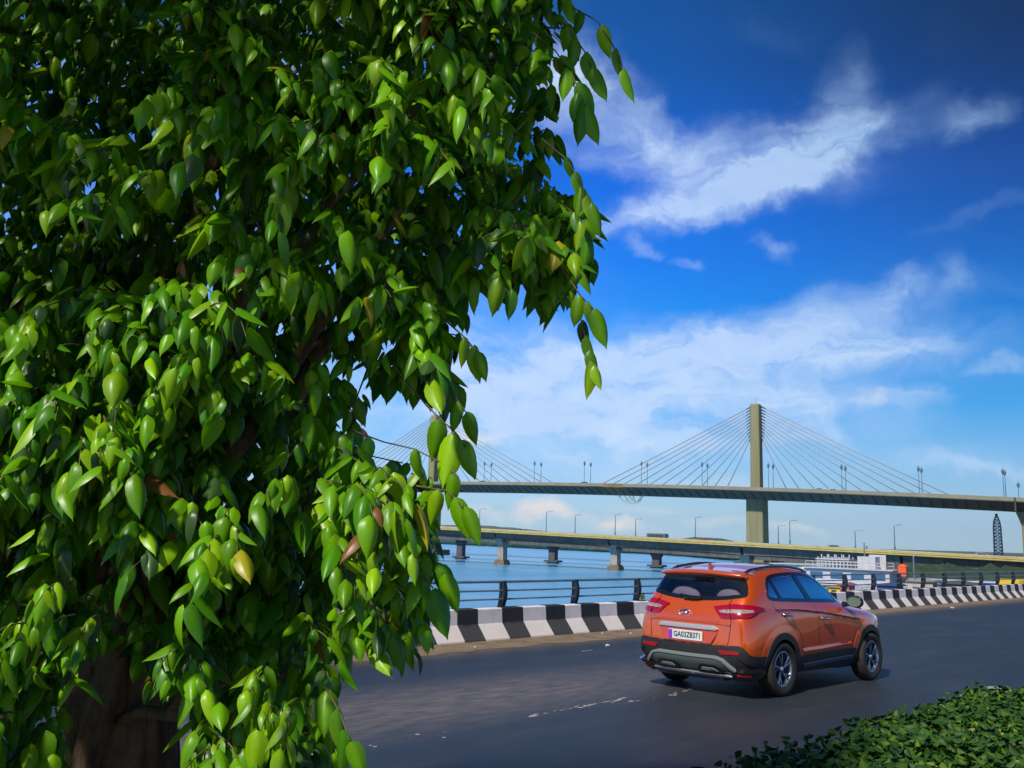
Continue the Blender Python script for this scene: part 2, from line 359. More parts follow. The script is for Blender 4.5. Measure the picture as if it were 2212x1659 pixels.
ridge('hills', [(-700, 1092, 3900), (200, 1110, 3900), (700, 1135, 3900), (980, 1134, 3900), (1030, 1134, 3900), (1110, 1140, 3900), (1200, 1150, 3900), (1290, 1156, 3850), (1400, 1168, 3800), (1460, 1166, 3800), (1500, 1160, 3700), (1560, 1163, 3700), (1600, 1173, 3700), (1800, 1183, 3600), (2400, 1200, 3400), (3200, 1225, 3400)], 300, WATER, mat('distant_hill', (.04, .07, .03), 1, var=.3, scale=.002), rough=.05)
ridge('far_ridge', [(-600, 1136, 2300), (300, 1146, 2200), (900, 1152, 2100), (1000, 1156, 2000), (1200, 1166, 1900), (1350, 1172, 1800), (1453, 1174, 1700), (1560, 1183, 1500), (1640, 1190, 1400), (1800, 1192, 1400), (2500, 1206, 1300), (3200, 1226, 1300)], 120, WATER, mat('wooded_ridge', (.025, .06, .03), 1, var=.3, scale=.01), rough=.08)
# far shore: low land and its mangrove wood (waterline read at several bearings)
shore = [(-500, 1120, 0), (300, 1150, 0), (959, 1175, 0), (1206, 1187.5, 0), (1453, 1199, 0), (1587, 1210, 0), (1720, 1222, 0), (1990, 1238, 0), (2400, 1262, 0)]
sp_ = []
for x, y, _ in shore:
    hor = 1166+.031*(x-1106); Y = 7.5*F/max(8, (y-hor)); Y = min(Y, 1250)
    sp_.append((x, Y))
def shore_pt(f):
    i = min(int(f), len(sp_)-2); g = f-i
    return sp_[i][0]*(1-g)+sp_[i+1][0]*g, sp_[i][1]*(1-g)+sp_[i+1][1]*g
b = MB(); secs = []
for i in range(len(sp_)*6-5):
    x, Y = shore_pt(i/6); p = at(x, 1200, Y); nrm = np.array([p[0], p[1], 0])/np.hypot(p[0], p[1]); c = np.array([p[0], p[1], WATER])
    secs.append([c+np.array([0, 0, -.3]), c+nrm*8+np.array([0, 0, .5]), c+nrm*60+np.array([0, 0, 1.0]), c+nrm*400+np.array([0, 0, 1.2])])
b.sweep(secs, closed=False); tag(b.build('riverbank', mat('marsh_land', (.05, .08, .035), 1, var=.4, scale=.05)), kind='structure')
b = MB(); rr = random.Random(3)
ico = bmesh.new(); bmesh.ops.create_icosphere(ico, subdivisions=2, radius=1); iv = [v.co.copy() for v in ico.verts]; iff = [[v.index for v in f.verts] for f in ico.faces]; ico.free()
def clump(c, rad, hh, sd):
    b.add([(c[0]+v.x*rad*(1+.45*noise.noise(v*1.9+Vector((sd, 0, 0)))), c[1]+v.y*rad*(1+.4*noise.noise(v*2.1+Vector((0, sd, 0)))), c[2]+(v.z*.5+.42)*hh*(1+.4*noise.noise(v*2.2+Vector((0, 0, sd))))) for v in iv], iff)
for i in range(900):
    f = rr.uniform(.9, 5.05); x, Y = shore_pt(f); Y += abs(rr.gauss(0, 30))+4; p = at(x, 1200, Y)
    hh = rr.uniform(5.5, 9.5)*(1 if Y > 800 else .75)
    clump((p[0], p[1], WATER), rr.uniform(4, 9), hh, i*1.7)
wood = b.build('mangrove_wood', M_wood, smooth=True); tag(wood, 'dark green line of mangroves along the far shore', 'wood', kind='stuff')
# ------------------------------------------------------------ barrier and railing
MW = mat('white_barrier_paint', (.74, .70, .72), .8, var=.12, scale=3, bump=.15, bscale=25, detail=8)
MK = mat('black_barrier_paint', (.018, .019, .024), .75, var=.35, scale=3, bump=.15, bscale=25)
edges = []
cx = [480, 655, 840, 990, 1145, 1295, 1440, 1575, 1710, 1825, 1945, 2065]; cy = [540, 518, 500, 488, 472, 460, 445, 434, 427, 415, 405, 395]
g = [float(UU@ground((1200+a/2.011)/1.6166, (2000+c/2.011)/1.6166)) for a, c in zip(cx, cy)]
step = (g[-1]-g[0])/(len(g)-1)
edges = [g[0]-step*k for k in range(46, 0, -1)]+g
w8 = [(65, 160), (260, 350), (455, 545), (650, 740), (825, 905), (985, 1055), (1135, 1210), (1290, 1370), (1440, 1510), (1575, 1645), (1710, 1775), (1835, 1875), (1940, 1980), (2075, 2145)]
first = float(UU@ground((3050+65/4.205)/1.6166, (1850+1175/4.205)/1.6166)); last = float(UU@ground((3050+2145/4.205)/1.6166, (1850+1003/4.205)/1.6166))
n1_ = round((first-edges[-1])/(step*1.02)); n1_ += (n1_ % 2 == 0)   # edges[-1] starts a white block: odd number of blocks to the next white start
n1_ = n1_ if n1_ % 2 == 0 else n1_-1
edges += [edges[-1]+(first-edges[-1])*k/n1_ for k in range(1, n1_+1)]
st2 = (last-first)/27
edges += [first+st2*k for k in range(1, 28)]
edges += [last+st2*k for k in range(1, 70)]
i0 = 46                                       # edges[46] = start of the first black block seen left of the car
def bprof(s_, i):
    j = .012*noise.noise((s_*.9, 2, 0))
    return [(-.27+j, -.02), (-.25+j, .05), (-.035, .315+j*.5), (-.015, .575+j*.4), (.005, .592), (.25, .592), (.27, .57), (.30, -.02)]
b = MB()
for i in range(len(edges)-1):
    w = ((i-i0) % 2 == 1); a_, e_ = edges[i], edges[i+1]
    j0 = .02*noise.noise((i*3.1, 0, 0))
    secs = []
    for s_ in (a_, (a_+e_)/2, e_):
        secs.append([rd(s_+(j0 if 0 < k < 7 else 0), BT+t_+.25, z_) for k, (t_, z_) in enumerate(bprof(s_, i))])
    b.sweep(secs, closed=True, mi=0 if w else 1, cap=False)
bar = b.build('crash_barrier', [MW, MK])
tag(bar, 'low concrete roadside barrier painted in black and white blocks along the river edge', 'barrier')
for m_, cc in ((MK, (.055, .054, .058)), (MW, (.62, .56, .52))):      # dust, and the light on the sloping foot, painted into the colour
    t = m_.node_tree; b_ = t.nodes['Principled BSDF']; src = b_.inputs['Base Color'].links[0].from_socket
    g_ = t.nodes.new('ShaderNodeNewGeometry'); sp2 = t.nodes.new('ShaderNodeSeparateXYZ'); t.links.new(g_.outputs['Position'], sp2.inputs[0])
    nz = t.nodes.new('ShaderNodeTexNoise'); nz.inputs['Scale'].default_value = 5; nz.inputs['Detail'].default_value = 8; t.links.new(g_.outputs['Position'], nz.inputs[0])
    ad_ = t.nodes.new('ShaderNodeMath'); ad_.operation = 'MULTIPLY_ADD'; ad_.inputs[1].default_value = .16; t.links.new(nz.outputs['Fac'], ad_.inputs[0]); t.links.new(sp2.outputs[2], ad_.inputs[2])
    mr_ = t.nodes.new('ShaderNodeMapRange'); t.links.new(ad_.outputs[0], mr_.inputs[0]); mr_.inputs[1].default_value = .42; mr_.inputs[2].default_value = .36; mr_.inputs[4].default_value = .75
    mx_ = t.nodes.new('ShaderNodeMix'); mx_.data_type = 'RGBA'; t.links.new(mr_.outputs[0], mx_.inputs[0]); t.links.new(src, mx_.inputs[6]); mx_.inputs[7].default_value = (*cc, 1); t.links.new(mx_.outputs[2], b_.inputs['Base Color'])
# railing
RT = BT+.46
rail = empty('river_railing', rd(17, RT, 0))
tag(rail, 'steel railing of curved black posts and three pale pipes behind the painted barrier', 'railing')
M_post = mat('black_post', (.012, .013, .02), .45, var=.3, scale=8)
M_pipe = mat('galvanised_pipe', (.20, .26, .32), .42, metal=.5, var=.2, scale=6)
postpx = [(1085, 0), (1241, 0), (1375, 0), (1823.6, 0), (1885.9, 0), (1941.8, 0), (1993.3, 0), (2039.6, 0), (2080.8, 0), (2119, 0), (2155, 0), (2189, 0)]
def s_at(x):
    best = None
    d = ray(x, 1270); d = d/np.linalg.norm(d)      # solve NN@(d*k) = RT in plan
    k = RT/(NN@np.array([d[0], d[1], 0])); return float(UU@np.array([d[0]*k, d[1]*k, 0]))
ps = [s_at(x) for x, _ in postpx]; dl = (ps[2]-ps[0])/2
mid = []; q = ps[2]; nmid = round((ps[3]-ps[2])/dl); mid = [ps[2]+(ps[3]-ps[2])*k/nmid for k in range(1, nmid)]
allp = [ps[0]-dl*k for k in range(10, 0, -1)]+ps[:3]+mid+ps[3:]+[ps[-1]+2.0*k for k in range(1, 12)]
def rz(s_): return 1.075+.075*min(1, max(0, (s_-14)/25))
def inv(p): return np.array(p)-np.array(rail.location)
post_me = None
for s_ in allp:
    H_ = rz(s_)
    secs = []
    for k in range(9):
        f = k/8; z_ = .55+(H_+.015-.55)*f; off = .055*math.sin(f*math.pi*.9)+.02*f; hw = .055+.02*math.sin(f*math.pi); th = .030
        secs.append([inv(rd(s_+a_*th*1.6, RT+.03-off+c_*hw, z_)) for a_, c_ in ((-1, -1), (1, -1), (1, 1), (-1, 1))])
    mb = MB().sweep(secs); mb.box(inv(rd(s_, RT-.1, .595)), (.20, .2, .02), HEAD)
    mb.build('post', M_post, rail, bevel=.006)
for hz in (0, -.17, -.335):
    pts = [inv(rd(s_, RT-.045 if hz else RT-.02, rz(s_)+hz)) for s_ in np.linspace(allp[0], allp[-1], 60)]
    MB().tube(pts, .026 if hz == 0 else .018, 10).build('rail', M_pipe, rail, smooth=True)
# yellow block tied to the foot of the third post
ym = MB(); p = rd(ps[2]+.22, RT-.02, .66)
ym.box((0, 0, 0), (.09, .06, .11)); ym.box((0, -.02, .075), (.10, .05, .02)); ym.box((0, -.02, -.02), (.10, .05, .015))
tag(ym.build('reflector_block', mat('yellow_plastic', (.75, .52, .02), .4), loc=p, rot=(0, 0, HEAD), bevel=.004), 'small yellow block on the barrier beside the post just left of the orange car', 'reflector')
# round road sign half hidden behind the leaves
sg = at(770, 955, 15.6); sgn = empty('road_sign', (sg[0], sg[1], 0), HEAD+.12)
tag(sgn, 'round red-rimmed traffic sign on a pole, half hidden among the leaves', 'road sign')
MB().tube([(0, 0, 0), (0, 0, sg[2]+.3)], .032, 10).build('pole', mat('grey_pole', (.12, .12, .13), .5, metal=.4), sgn, smooth=True)
MB().lathe([(0, -.008), (.25, -.008), (.25, .008), (0, .008)], 40, 'Y', (0, -.045, sg[2])).build('sign_plate', mat('sign_white', (.62, .60, .60), .5), sgn)
MB().lathe([(.185, -.062), (.248, -.060), (.248, -.052), (.185, -.052)], 40, 'Y', (0, 0, sg[2]), closed=True).build('red_rim', mat('sign_red', (.50, .13, .11), .5, var=.15), sgn)
pic = MB(); z0 = sg[2]
pic.box((-.02, -.058, z0+.0), (.17, .008, .10)); pic.box((.09, -.058, z0-.02), (.06, .008, .06)); pic.box((-.02, -.058, z0-.11), (.14, .008, .05)); pic.box((-.07, -.058, z0+.09), (.05, .008, .06)); pic.box((.05, -.058, z0+.09), (.04, .008, .05))
pic.build('pictogram', mat('sign_black', (.02, .02, .02), .5), sgn)
# ------------------------------------------------------------ high cable-stayed bridge
E = np.array([.83, -.558, 0]); E /= np.linalg.norm(E); EP = np.array([-E[1], E[0], 0])  # EP points away from the camera
P0 = at(1635, 1058, 335.); P0 = np.array([P0[0], P0[1], 0])
def bz(s): return CAMH+20.8-.0353*s-9.33e-5*s*s
def bp_(s, w, z): return P0+E*s+EP*w+np.array([0, 0, z])
def solve_s(x):      # station along the bridge seen at picture column x
    lo, hi = -420., 130.
    for _ in range(50):
        m_ = (lo+hi)/2; p = bp_(m_, 0, bz(m_))-O; X = 1106+F*(p@right)/(p@fwd)
        lo, hi = (m_, hi) if X < x else (lo, m_)
    return (lo+hi)/2
HB = empty('cable_stayed_bridge', tuple(P0)); tag(HB, 'high concrete cable-stayed bridge with two slim pylons and fans of pale cables over the river', 'bridge')
Mdeck = mat('deck_concrete', (.11, .105, .085), .85, var=.18, scale=.25, bump=.2, bscale=3)  # darkened below the parapet band: underside shade is in the colour
Msoff = mat('soffit_shade_concrete', (.06, .056, .048), .9, var=.22, scale=.3)  # darker copy of the concrete, with the soffit's shade painted in
Mpyl = mat('pylon_concrete', (.22, .205, .105), .85, var=.22, scale=.5, stretch=(1, 1, .08), bump=.2, bscale=2)
Mcab = mat('cable_sheath', (.34, .28, .22), .5)
def lc(p): return np.array(p)-P0
b = MB(); S_ = np.linspace(-330, 330, 67)
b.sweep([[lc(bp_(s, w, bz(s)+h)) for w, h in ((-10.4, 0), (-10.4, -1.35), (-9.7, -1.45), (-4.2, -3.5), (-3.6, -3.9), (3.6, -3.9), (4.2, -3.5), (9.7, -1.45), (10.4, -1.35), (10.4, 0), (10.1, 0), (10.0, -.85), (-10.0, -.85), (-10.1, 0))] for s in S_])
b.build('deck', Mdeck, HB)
b = MB(); b.sweep([[lc(bp_(s, w, bz(s)+h)) for w, h in ((-10.52, .04), (-10.52, -1.15), (-10.40, -1.15), (-10.40, .04))] for s in S_]); b.build('parapet_band', mat('parapet_concrete', (.23, .22, .165), .8, var=.15, scale=.3), HB)
# slanting fins below the overhang
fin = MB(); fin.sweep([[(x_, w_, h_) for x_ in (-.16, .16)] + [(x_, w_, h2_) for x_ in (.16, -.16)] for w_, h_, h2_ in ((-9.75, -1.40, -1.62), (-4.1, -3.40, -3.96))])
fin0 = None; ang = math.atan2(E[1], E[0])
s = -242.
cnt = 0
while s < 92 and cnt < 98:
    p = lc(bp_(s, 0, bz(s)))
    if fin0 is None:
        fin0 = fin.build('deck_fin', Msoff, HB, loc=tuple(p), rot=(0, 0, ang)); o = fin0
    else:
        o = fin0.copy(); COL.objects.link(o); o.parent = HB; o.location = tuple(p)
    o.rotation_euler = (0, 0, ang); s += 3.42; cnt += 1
# pylons, piers, cables
pyl_s = [0., solve_s(935)]
cabR = [1702, 1732, 1768, 1803, 1840, 1876, 1915, 1956, 1994, 2031, 2069]; cabL = [1568, 1539, 1510, 1481, 1452, 1421, 1393, 1364, 1335, 1312, 1288]
oR = [solve_s(x) for x in cabR]; oL = [solve_s(x) for x in cabL]
for q, s0 in enumerate(pyl_s):
    top = bz(s0)+30.8; b = MB(); z0_ = bz(s0)-.85
    pr = lambda hx, hw: [(-hx, -hw+.35), (-hx+.35, -hw), (hx-.35, -hw), (hx, -hw+.35), (hx, hw-.35), (hx-.35, hw), (-hx+.35, hw), (-hx, hw-.35)]
    b.sweep([[lc(bp_(s0+a_, w_, z_)) for a_, w_ in pr(hx, hw)] for z_, hx, hw in ((z0_, 1.78, 2.0), (bz(s0)+22, 1.70, 1.9), (top-.4, 1.66, 1.8), (top, 1.45, 1.6))])
    py_ = b.build('pylon', Mpyl, HB)
    mb = MB().tube([lc(bp_(s0, 0, top)), lc(bp_(s0, 0, top+2.3))], .09, 6); o = mb.build('lightning_rod', Mcab, py_)
    b = MB(); b.sweep([[lc(bp_(s0+a_, w_, z_)) for a_, w_ in pr(hx, hw)] for z_, hx, hw in ((WATER-2, 3.2, 3.5), (bz(s0)-12, 3.05, 3.3), (bz(s0)-3.95, 3.0, 3.3))]); b.build('pier', Mpyl, HB)
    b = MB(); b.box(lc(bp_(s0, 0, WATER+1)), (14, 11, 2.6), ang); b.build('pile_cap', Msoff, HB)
    for side, offs in ((1, oR), (-1, oL)):
        for k, od in enumerate(offs):
            if q == 1: od = side*(11.2+abs(oR[-1]-oR[0])/10*k)
            zt = bz(s0)+19.2+k*1.08
            a_ = lc(bp_(s0+side*1.65, 0, zt)); e_ = lc(bp_(s0+od, 0, bz(s0+od)-.8)); d_ = e_-a_
            c_ = MB().tube([a_, a_+d_*.05, a_+d_*.5-np.array([0, 0, .004*np.linalg.norm(d_)]), e_], [.15]*4, 6).build('cable', Mcab, HB, smooth=True)
            MB().tube([a_-d_*.004, a_+d_/np.linalg.norm(d_)*2.2], [.30, .17], 8).build('anchor_sleeve', Msoff, c_)
# end pier at the right, plain box pier with a flared head, and the expansion joint
s_e = solve_s(2222)
b = MB(); b.sweep([[lc(bp_(s_e+a_, w_, z_)) for a_, w_ in ((-hx, -hw), (hx, -hw), (hx, hw), (-hx, hw))] for z_, hx, hw in ((WATER-1, 2.0, 3.6), (bz(s_e)-8.2, 2.0, 3.6), (bz(s_e)-6.0, 2.6, 4.6), (bz(s_e)-3.95, 3.3, 5.6))]); pe = b.build('pier', Mpyl, HB)
b = MB()
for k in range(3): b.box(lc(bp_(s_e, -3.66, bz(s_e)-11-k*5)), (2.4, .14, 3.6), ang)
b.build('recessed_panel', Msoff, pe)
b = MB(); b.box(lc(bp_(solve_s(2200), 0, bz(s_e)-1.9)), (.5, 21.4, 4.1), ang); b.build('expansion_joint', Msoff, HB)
for s0 in (-318, 165, 240):
    b = MB(); b.box(lc(bp_(s0, 0, (bz(s0)-3.95+WATER)/2)), (4, 7, bz(s0)-3.9-WATER), ang); b.build('pier', Mpyl, HB)
# rusty stained band on the deck and the loops of hose below it
sa = solve_s(1330); sb_ = solve_s(1371)
b = MB(); b.sweep([[lc(bp_(s, w, bz(s)+h)) for w, h in ((-10.56, .02), (-10.56, -1.38), (-9.8, -1.52), (-4.3, -3.60), (-4.1, -3.50), (-9.6, -1.40), (-10.40, -1.3), (-10.40, .02))] for s in np.linspace(sa, sb_, 6)])
b.build('scaffold_wrap', mat('rusty_tarp', (.22, .14, .07), .9, var=.4, scale=.6), HB)
hl = MB()
for x, rx, dy in ((1366, 15, 17), (1372, 17, 21), (1380, 20, 22), (1388, 17, 18), (1392, 12, 20)):
    s1 = solve_s(x-rx); s2 = solve_s(x+rx); pts = []
    for k in range(13):
        f = k/12; ss = s1*(1-f)+s2*f; drop = dy*335/2000*1.1*(1-(2*f-1)**2); pts.append(bp_(ss, -6-1.2*math.sin(x), bz(ss)-3.4-drop*.93))
    hl.tube(pts, .13, 5)
tag(hl.build('hose_loops', mat('pale_hose', (.38, .38, .33), .7), smooth=True), 'bundle of pale hoses hanging in loops below the high deck', 'hoses')
# lantern posts on the high deck: near edge and far edge
Mlamp = mat('lamp_steel', (.11, .18, .23), .5, metal=.3)
def lantern(h=8.3):
    r_ = empty('lantern_post'); MB().tube([(0, 0, -.85), (0, 0, .2), (0, 0, h)], [.20, .12, .08], 8).build('pole', Mlamp, r_)
    MB().lathe([(.0, h+1.3), (.12, h+.9), (.2, h+.75), (.42, h+.35), (.45, h+.2), (.36, h-.5), (.16, h-.8), (.16, h-.95), (0, h-.95)], 10).build('lantern', Mlamp, r_); return r_
lp = lantern(); used = False
lampx = [(1052, 1046), (1160, 1050), (1268, 1050), (1391, 1052), (1522, 1056), (1665, 1058), (1823, 1060), (1989, 1066), (2171, 1070)]
names = ['in the left cable fan near the leaves', 'at the foot of the left cable fan', 'standing in the gap between the two cable fans', 'at the left end of the right cable fan', 'left of the main pylon', 'just right of the main pylon', 'right of the pylon under the middle cables', 'under the outermost right cables', 'alone near the right end of the deck']
for j, (x, _) in enumerate(lampx):
    s = solve_s(x)
    for w, nm in ((-2.3, 'nearer'), (2.9, 'farther')):
        o = lp if not used else copy_tree(lp); used = True
        o.location = bp_(s+0, w, bz(s)); o.rotation_euler = (0, 0, ang)
        tag(o, f'{nm} of the twin lantern posts {names[j]}', 'street lamp', 'lantern posts on the high bridge')
o = copy_tree(lp); s = solve_s(2203); o.location = bp_(s, -2.3, bz(s)-4); tag(o, 'shorter dark post at the very right edge on the high bridge', 'street lamp', 'lantern posts on the high bridge')
# ------------------------------------------------------------ two low girder bridges
QN = at(1070.5, 1140, 287.); QN = np.array([QN[0], QN[1], 0])
def lz(s): return CAMH+3.1-.0237*s
def lp_(s, w, z): return QN+E*s+EP*w+np.array([0, 0, z])
def solve_l(x):
    lo, hi = -300., 260.
    for _ in range(50):
        m_ = (lo+hi)/2; p = lp_(m_, -4, lz(m_))-O; X = 1106+F*(p@right)/(p@fwd)
        lo, hi = (m_, hi) if X < x else (lo, m_)
    return (lo+hi)/2
Mgird = mat('girder_concrete', (.10, .097, .09), .9, var=.45, scale=.8, bump=.3, bscale=3, stretch=(1, 1, .12))
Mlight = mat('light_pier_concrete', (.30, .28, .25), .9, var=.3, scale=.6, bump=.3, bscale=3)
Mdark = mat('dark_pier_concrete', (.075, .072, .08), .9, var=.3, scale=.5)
Myel = mat('yellow_girder_paint', (.46, .37, .11), .7, var=.2, scale=.7, stretch=(1, 1, 1))
ln = lambda p: np.array(p)-QN
LB = empty('girder_bridge', tuple(QN)); tag(LB, 'low girder bridge with a yellow band along its edge, before the high bridge', 'bridge')
SL = np.linspace(-260, 300, 57)
def seg(w_h, name, m, s0=-260, s1=300, par=LB, n=29, z=lz, P=lp_, org=ln): return MB().sweep([[org(P(s, w, z(s)+h)) for w, h in w_h] for s in np.linspace(s0, s1, n)]).build(name, m, par)
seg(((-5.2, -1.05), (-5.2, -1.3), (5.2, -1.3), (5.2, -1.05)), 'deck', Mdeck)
seg(((-5.55, -.35), (-5.55, -1.05), (-5.2, -1.05), (-5.2, -.35)), 'yellow_band', Myel)
seg(((-5.62, -.62), (-5.62, -.70), (-5.55, -.70), (-5.55, -.62)), 'band_shadow_line', mat('band_shadow_paint', (.20, .14, .03), .8))  # dark strip painted as a shadow line along the yellow band
seg(((-5.40, .02), (-5.40, -.30), (-5.2, -.30), (-5.2, .02)), 'parapet', mat('parapet_cream', (.42, .38, .24), .8, var=.2, scale=1.0))
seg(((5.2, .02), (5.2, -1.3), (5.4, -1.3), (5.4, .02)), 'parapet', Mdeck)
pier_s = [solve_l(x) for x in (1070.5, 1315.9, 1602)]; pd = (pier_s[2]-pier_s[0])/2
pier_s = [pier_s[0]-pd*k for k in (5, 4, 3, 2, 1)]+pier_s+[pier_s[2]+pd*k for k in (1, 2, 3, 4)]
ang2 = ang
for i in range(len(pier_s)-1):
    a_, e_ = pier_s[i]+.35, pier_s[i+1]-.35
    secs = []
    for s in np.linspace(a_, e_, 9):
        f = (s-a_)/(e_-a_); dep = -2.45-.30*(abs(2*f-1)**2)-max(-.1, min(1.1, .006*s))
        secs.append([ln(lp_(s, w, lz(s)+h)) for w, h in ((-4.7, -1.31), (-4.3, -1.5), (-3.7, dep+.3), (-3.7, dep), (3.7, dep), (3.7, dep+.3), (4.3, -1.5), (4.7, -1.31))])
    MB().sweep(secs).build('girder', Mgird, LB)
for s0 in pier_s:
    z1 = lz(s0)-2.77-max(-.1, min(1.1, .006*s0))
    b = MB(); wd = 1.15
    b.sweep([[ln(lp_(s0+a_, w_, z_)) for a_, w_ in ((-hx, -hw), (hx, -hw), (hx, hw), (-hx, hw))] for z_, hx, hw in ((WATER+1.2, 1.1, 1.15), (z1-2.1, 1.0, 1.15), (z1-1.2, 1.15, 1.9), (z1-.1, 1.35, 2.3), (z1, 1.35, 2.3))])
    pr_ = b.build('pier', Mlight, LB)
    b = MB().box(ln(lp_(s0+1.75, -1.9, z1-.5)), (.8, .9, 1.0), ang); b.build('bearing_block', Mdark, pr_)
    b = MB().box(ln(lp_(s0, 0, WATER+.1)), (3.6, 3.4, 1.9), ang); b.box(ln(lp_(s0, 0, WATER+1.25)), (3.0, 2.8, .5), ang); b.build('pile_cap', mat('wet_cap', (.17, .13, .09), .9, var=.4, scale=.8), pr_)
# the farther twin, dark piers
QF = at(997.4, 1150, 344.); QF = np.array([QF[0], QF[1], 0])
def fp_(s, w, z): return QF+E*s+EP*w+np.array([0, 0, z])
def fz(s): return CAMH+2.2-.026*s
lf = lambda p: np.array(p)-QF
FB = empty('girder_bridge', tuple(QF)); tag(FB, 'second low girder bridge on dark piers, hidden behind the yellow-edged one', 'bridge')
seg(((-4.5, -.3), (-4.5, -.9), (-3.5, -1.2), (-3.3, -2.9), (3.3, -2.9), (3.5, -1.2), (4.5, -.9), (4.5, -.3)), 'girder', Mgird, -220, 260, FB, z=fz, P=fp_, org=lf)
def solve_f(x):
    lo, hi = -300., 260.
    for _ in range(50):
        m_ = (lo+hi)/2; p = fp_(m_, 0, fz(m_))-O; X = 1106+F*(p@right)/(p@fwd)
        lo, hi = (m_, hi) if X < x else (lo, m_)
    return (lo+hi)/2
fs_ = [solve_f(x) for x in (997.4, 1195.8, 1419)]; fd = (fs_[2]-fs_[0])/2
for k, s0 in enumerate([fs_[0]-fd*2, fs_[0]-fd]+fs_+[fs_[2]+fd, fs_[2]+2*fd, fs_[2]+3*fd]):
    b = MB(); z1 = fz(s0)-2.95
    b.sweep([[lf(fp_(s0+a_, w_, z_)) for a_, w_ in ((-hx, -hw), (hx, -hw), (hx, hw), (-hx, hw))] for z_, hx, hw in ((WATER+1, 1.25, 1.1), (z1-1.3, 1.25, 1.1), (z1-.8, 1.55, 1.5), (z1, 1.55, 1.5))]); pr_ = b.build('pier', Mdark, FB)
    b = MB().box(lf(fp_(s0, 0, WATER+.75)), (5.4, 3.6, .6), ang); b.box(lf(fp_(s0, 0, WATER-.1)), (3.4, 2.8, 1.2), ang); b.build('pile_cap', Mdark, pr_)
# cobra-head lamps along the low bridges
Mpole = mat('lamp_pole_grey', (.16, .20, .22), .5, metal=.4)
def cobra(h, arm):
    r_ = empty('street_lamp'); MB().tube([(0, 0, -.5), (0, 0, h*.4), (0, 0, h-.3), (arm*.3, 0, h), (arm, 0, h+.12)], [.14, .12, .09, .07, .06], 7).build('pole', Mpole, r_)
    MB().sweep([[(arm+x_, y_*w_, h+.12+z_) for y_, z_ in ((-1, 0), (-.6, .12), (.6, .12), (1, 0), (.6, -.06), (-.6, -.06))] for x_, w_ in ((-.1, .08), (.3, .18), (.75, .10))]).build('lamp_head', Mpole, r_)
    MB().box((0, -.05, 1.6), (.32, .3, .9)).build('control_box', Mlamp, r_); return r_
base_h = 9.; cb = None
cl_ = [(1017, 1098, 1137), (1039, 1094, 1139), (1183, 1100, 1147), (1245.5, 1108, 1151), (1332, 1106, 1155), (1376, 1116, 1158), (1505, 1113, 1165), (1684, 1132, 1176), (1709, 1121, 1177), (1850, 1142, 1184), (1935, 1130, 1188)]
ctx = ['farthest left beside the leaves', 'second from the leaves', 'above the second dark pier', 'between the second and third piers seen', 'just above the fourth pier', 'left of the small bus', 'between the bus and the main pylon', 'shorter one right of the main pylon', 'taller one right of the main pylon', 'slim one far right under the deck', 'tallest one right, nearer the far tower']
for (x, yt, yb), c_ in zip(cl_, ctx):
    s = solve_l(x); p = lp_(s, -4.9, 0); Yd = p[1]; h = (yb-yt)*Yd/F
    o = cobra(9, 1.1) if cb is None else copy_tree(cb); cb = cb or o
    o.scale = (1, 1, h/9); o.location = (p[0], p[1], lz(s)-.6); tag(o, f'thin grey lamp post on the low bridge, {c_}', 'street lamp', 'lamp posts on the low bridge')
# ------------------------------------------------------------ traffic on the bridges
Mglass = mat('dark_glass', (.02, .03, .04), .1, spec=.8); Mtyre = mat('tyre_rubber', (.012, .012, .013), .85)
def far_car(name, col, label, P, L_=4.0, H_=1.5, bus=False, cat='car'):
    r_ = empty(name, tuple(P), ang); w_ = .85 if not bus else 1.2
    if bus: pf = [(-L_/2, .4), (-L_/2, H_), (-L_/2+.3, H_+.15), (L_/2-.2, H_+.15), (L_/2, H_-.1), (L_/2, .4)]
    else: pf = [(-L_/2, .3), (-L_/2, .85), (-L_*.42, 1.0), (-L_*.3, H_-.05), (-L_*.15, H_), (L_*.12, H_), (L_*.28, .98), (L_*.47, .85), (L_/2, .6), (L_/2, .3)]
    MB().sweep([[(x_, y_, z_) for x_, z_ in pf] for y_ in (-w_, w_)]).build('body', mat(name+'_paint', col, .35, coat=.5), r_, bevel=.05)
    if bus:
        for k in range(6):
            MB().box((-L_/2+.9+k*(L_-1.8)/5, -w_-.01, H_-.55), ((L_-1.8)/5-.18, .06, .75)).build('window', Mglass, r_)
    else:
        for x_, l_ in ((-L_*.13, L_*.2), (L_*.09, L_*.18)):
            MB().box((x_, -w_-.005, H_-.27), (l_, .05, .32)).build('window', Mglass, r_)
    for x_ in (-L_*.31, L_*.31):
        for y_ in (-w_, w_): MB().lathe([(0, -.1), (.32, -.1), (.34, 0), (.32, .1), (0, .1)], 14, 'Y', (x_, y_, .33)).build('wheel', Mtyre, r_)
    tag(r_, label, cat, 'vehicles on the bridges'); return r_
def onlow(x, w=-3.0): s = solve_l(x); return lp_(s, w, lz(s)-1.05)
def onhigh(x, w=-6.5): s = solve_s(x); return bp_(s, w, bz(s)-.85)
far_car('bus', (.10, .13, .10), 'small dark bus crossing the low bridge between two thin lamp posts', onlow(1417), 5.4, 2.0, True, 'bus')
far_car('car', (.35, .04, .03), 'little red car on the low bridge left of the main pylon', onlow(1520))
far_car('car', (.12, .14, .14), 'dark car on the low bridge right of the main pylon', onlow(1801))
far_car('car', (.25, .27, .28), 'grey car on the low bridge near the right end', onlow(2122), 4.2)
far_car('car', (.5, .5, .5), 'pale car on the high bridge just right of the main pylon', onhigh(1783), 4.2)
far_car('car', (.6, .6, .58), 'whitish car on the high bridge by the second lantern right of the pylon', onhigh(1812))
far_car('car', (.10, .10, .11), 'black car on the high bridge above the left cable fan', onhigh(1064))
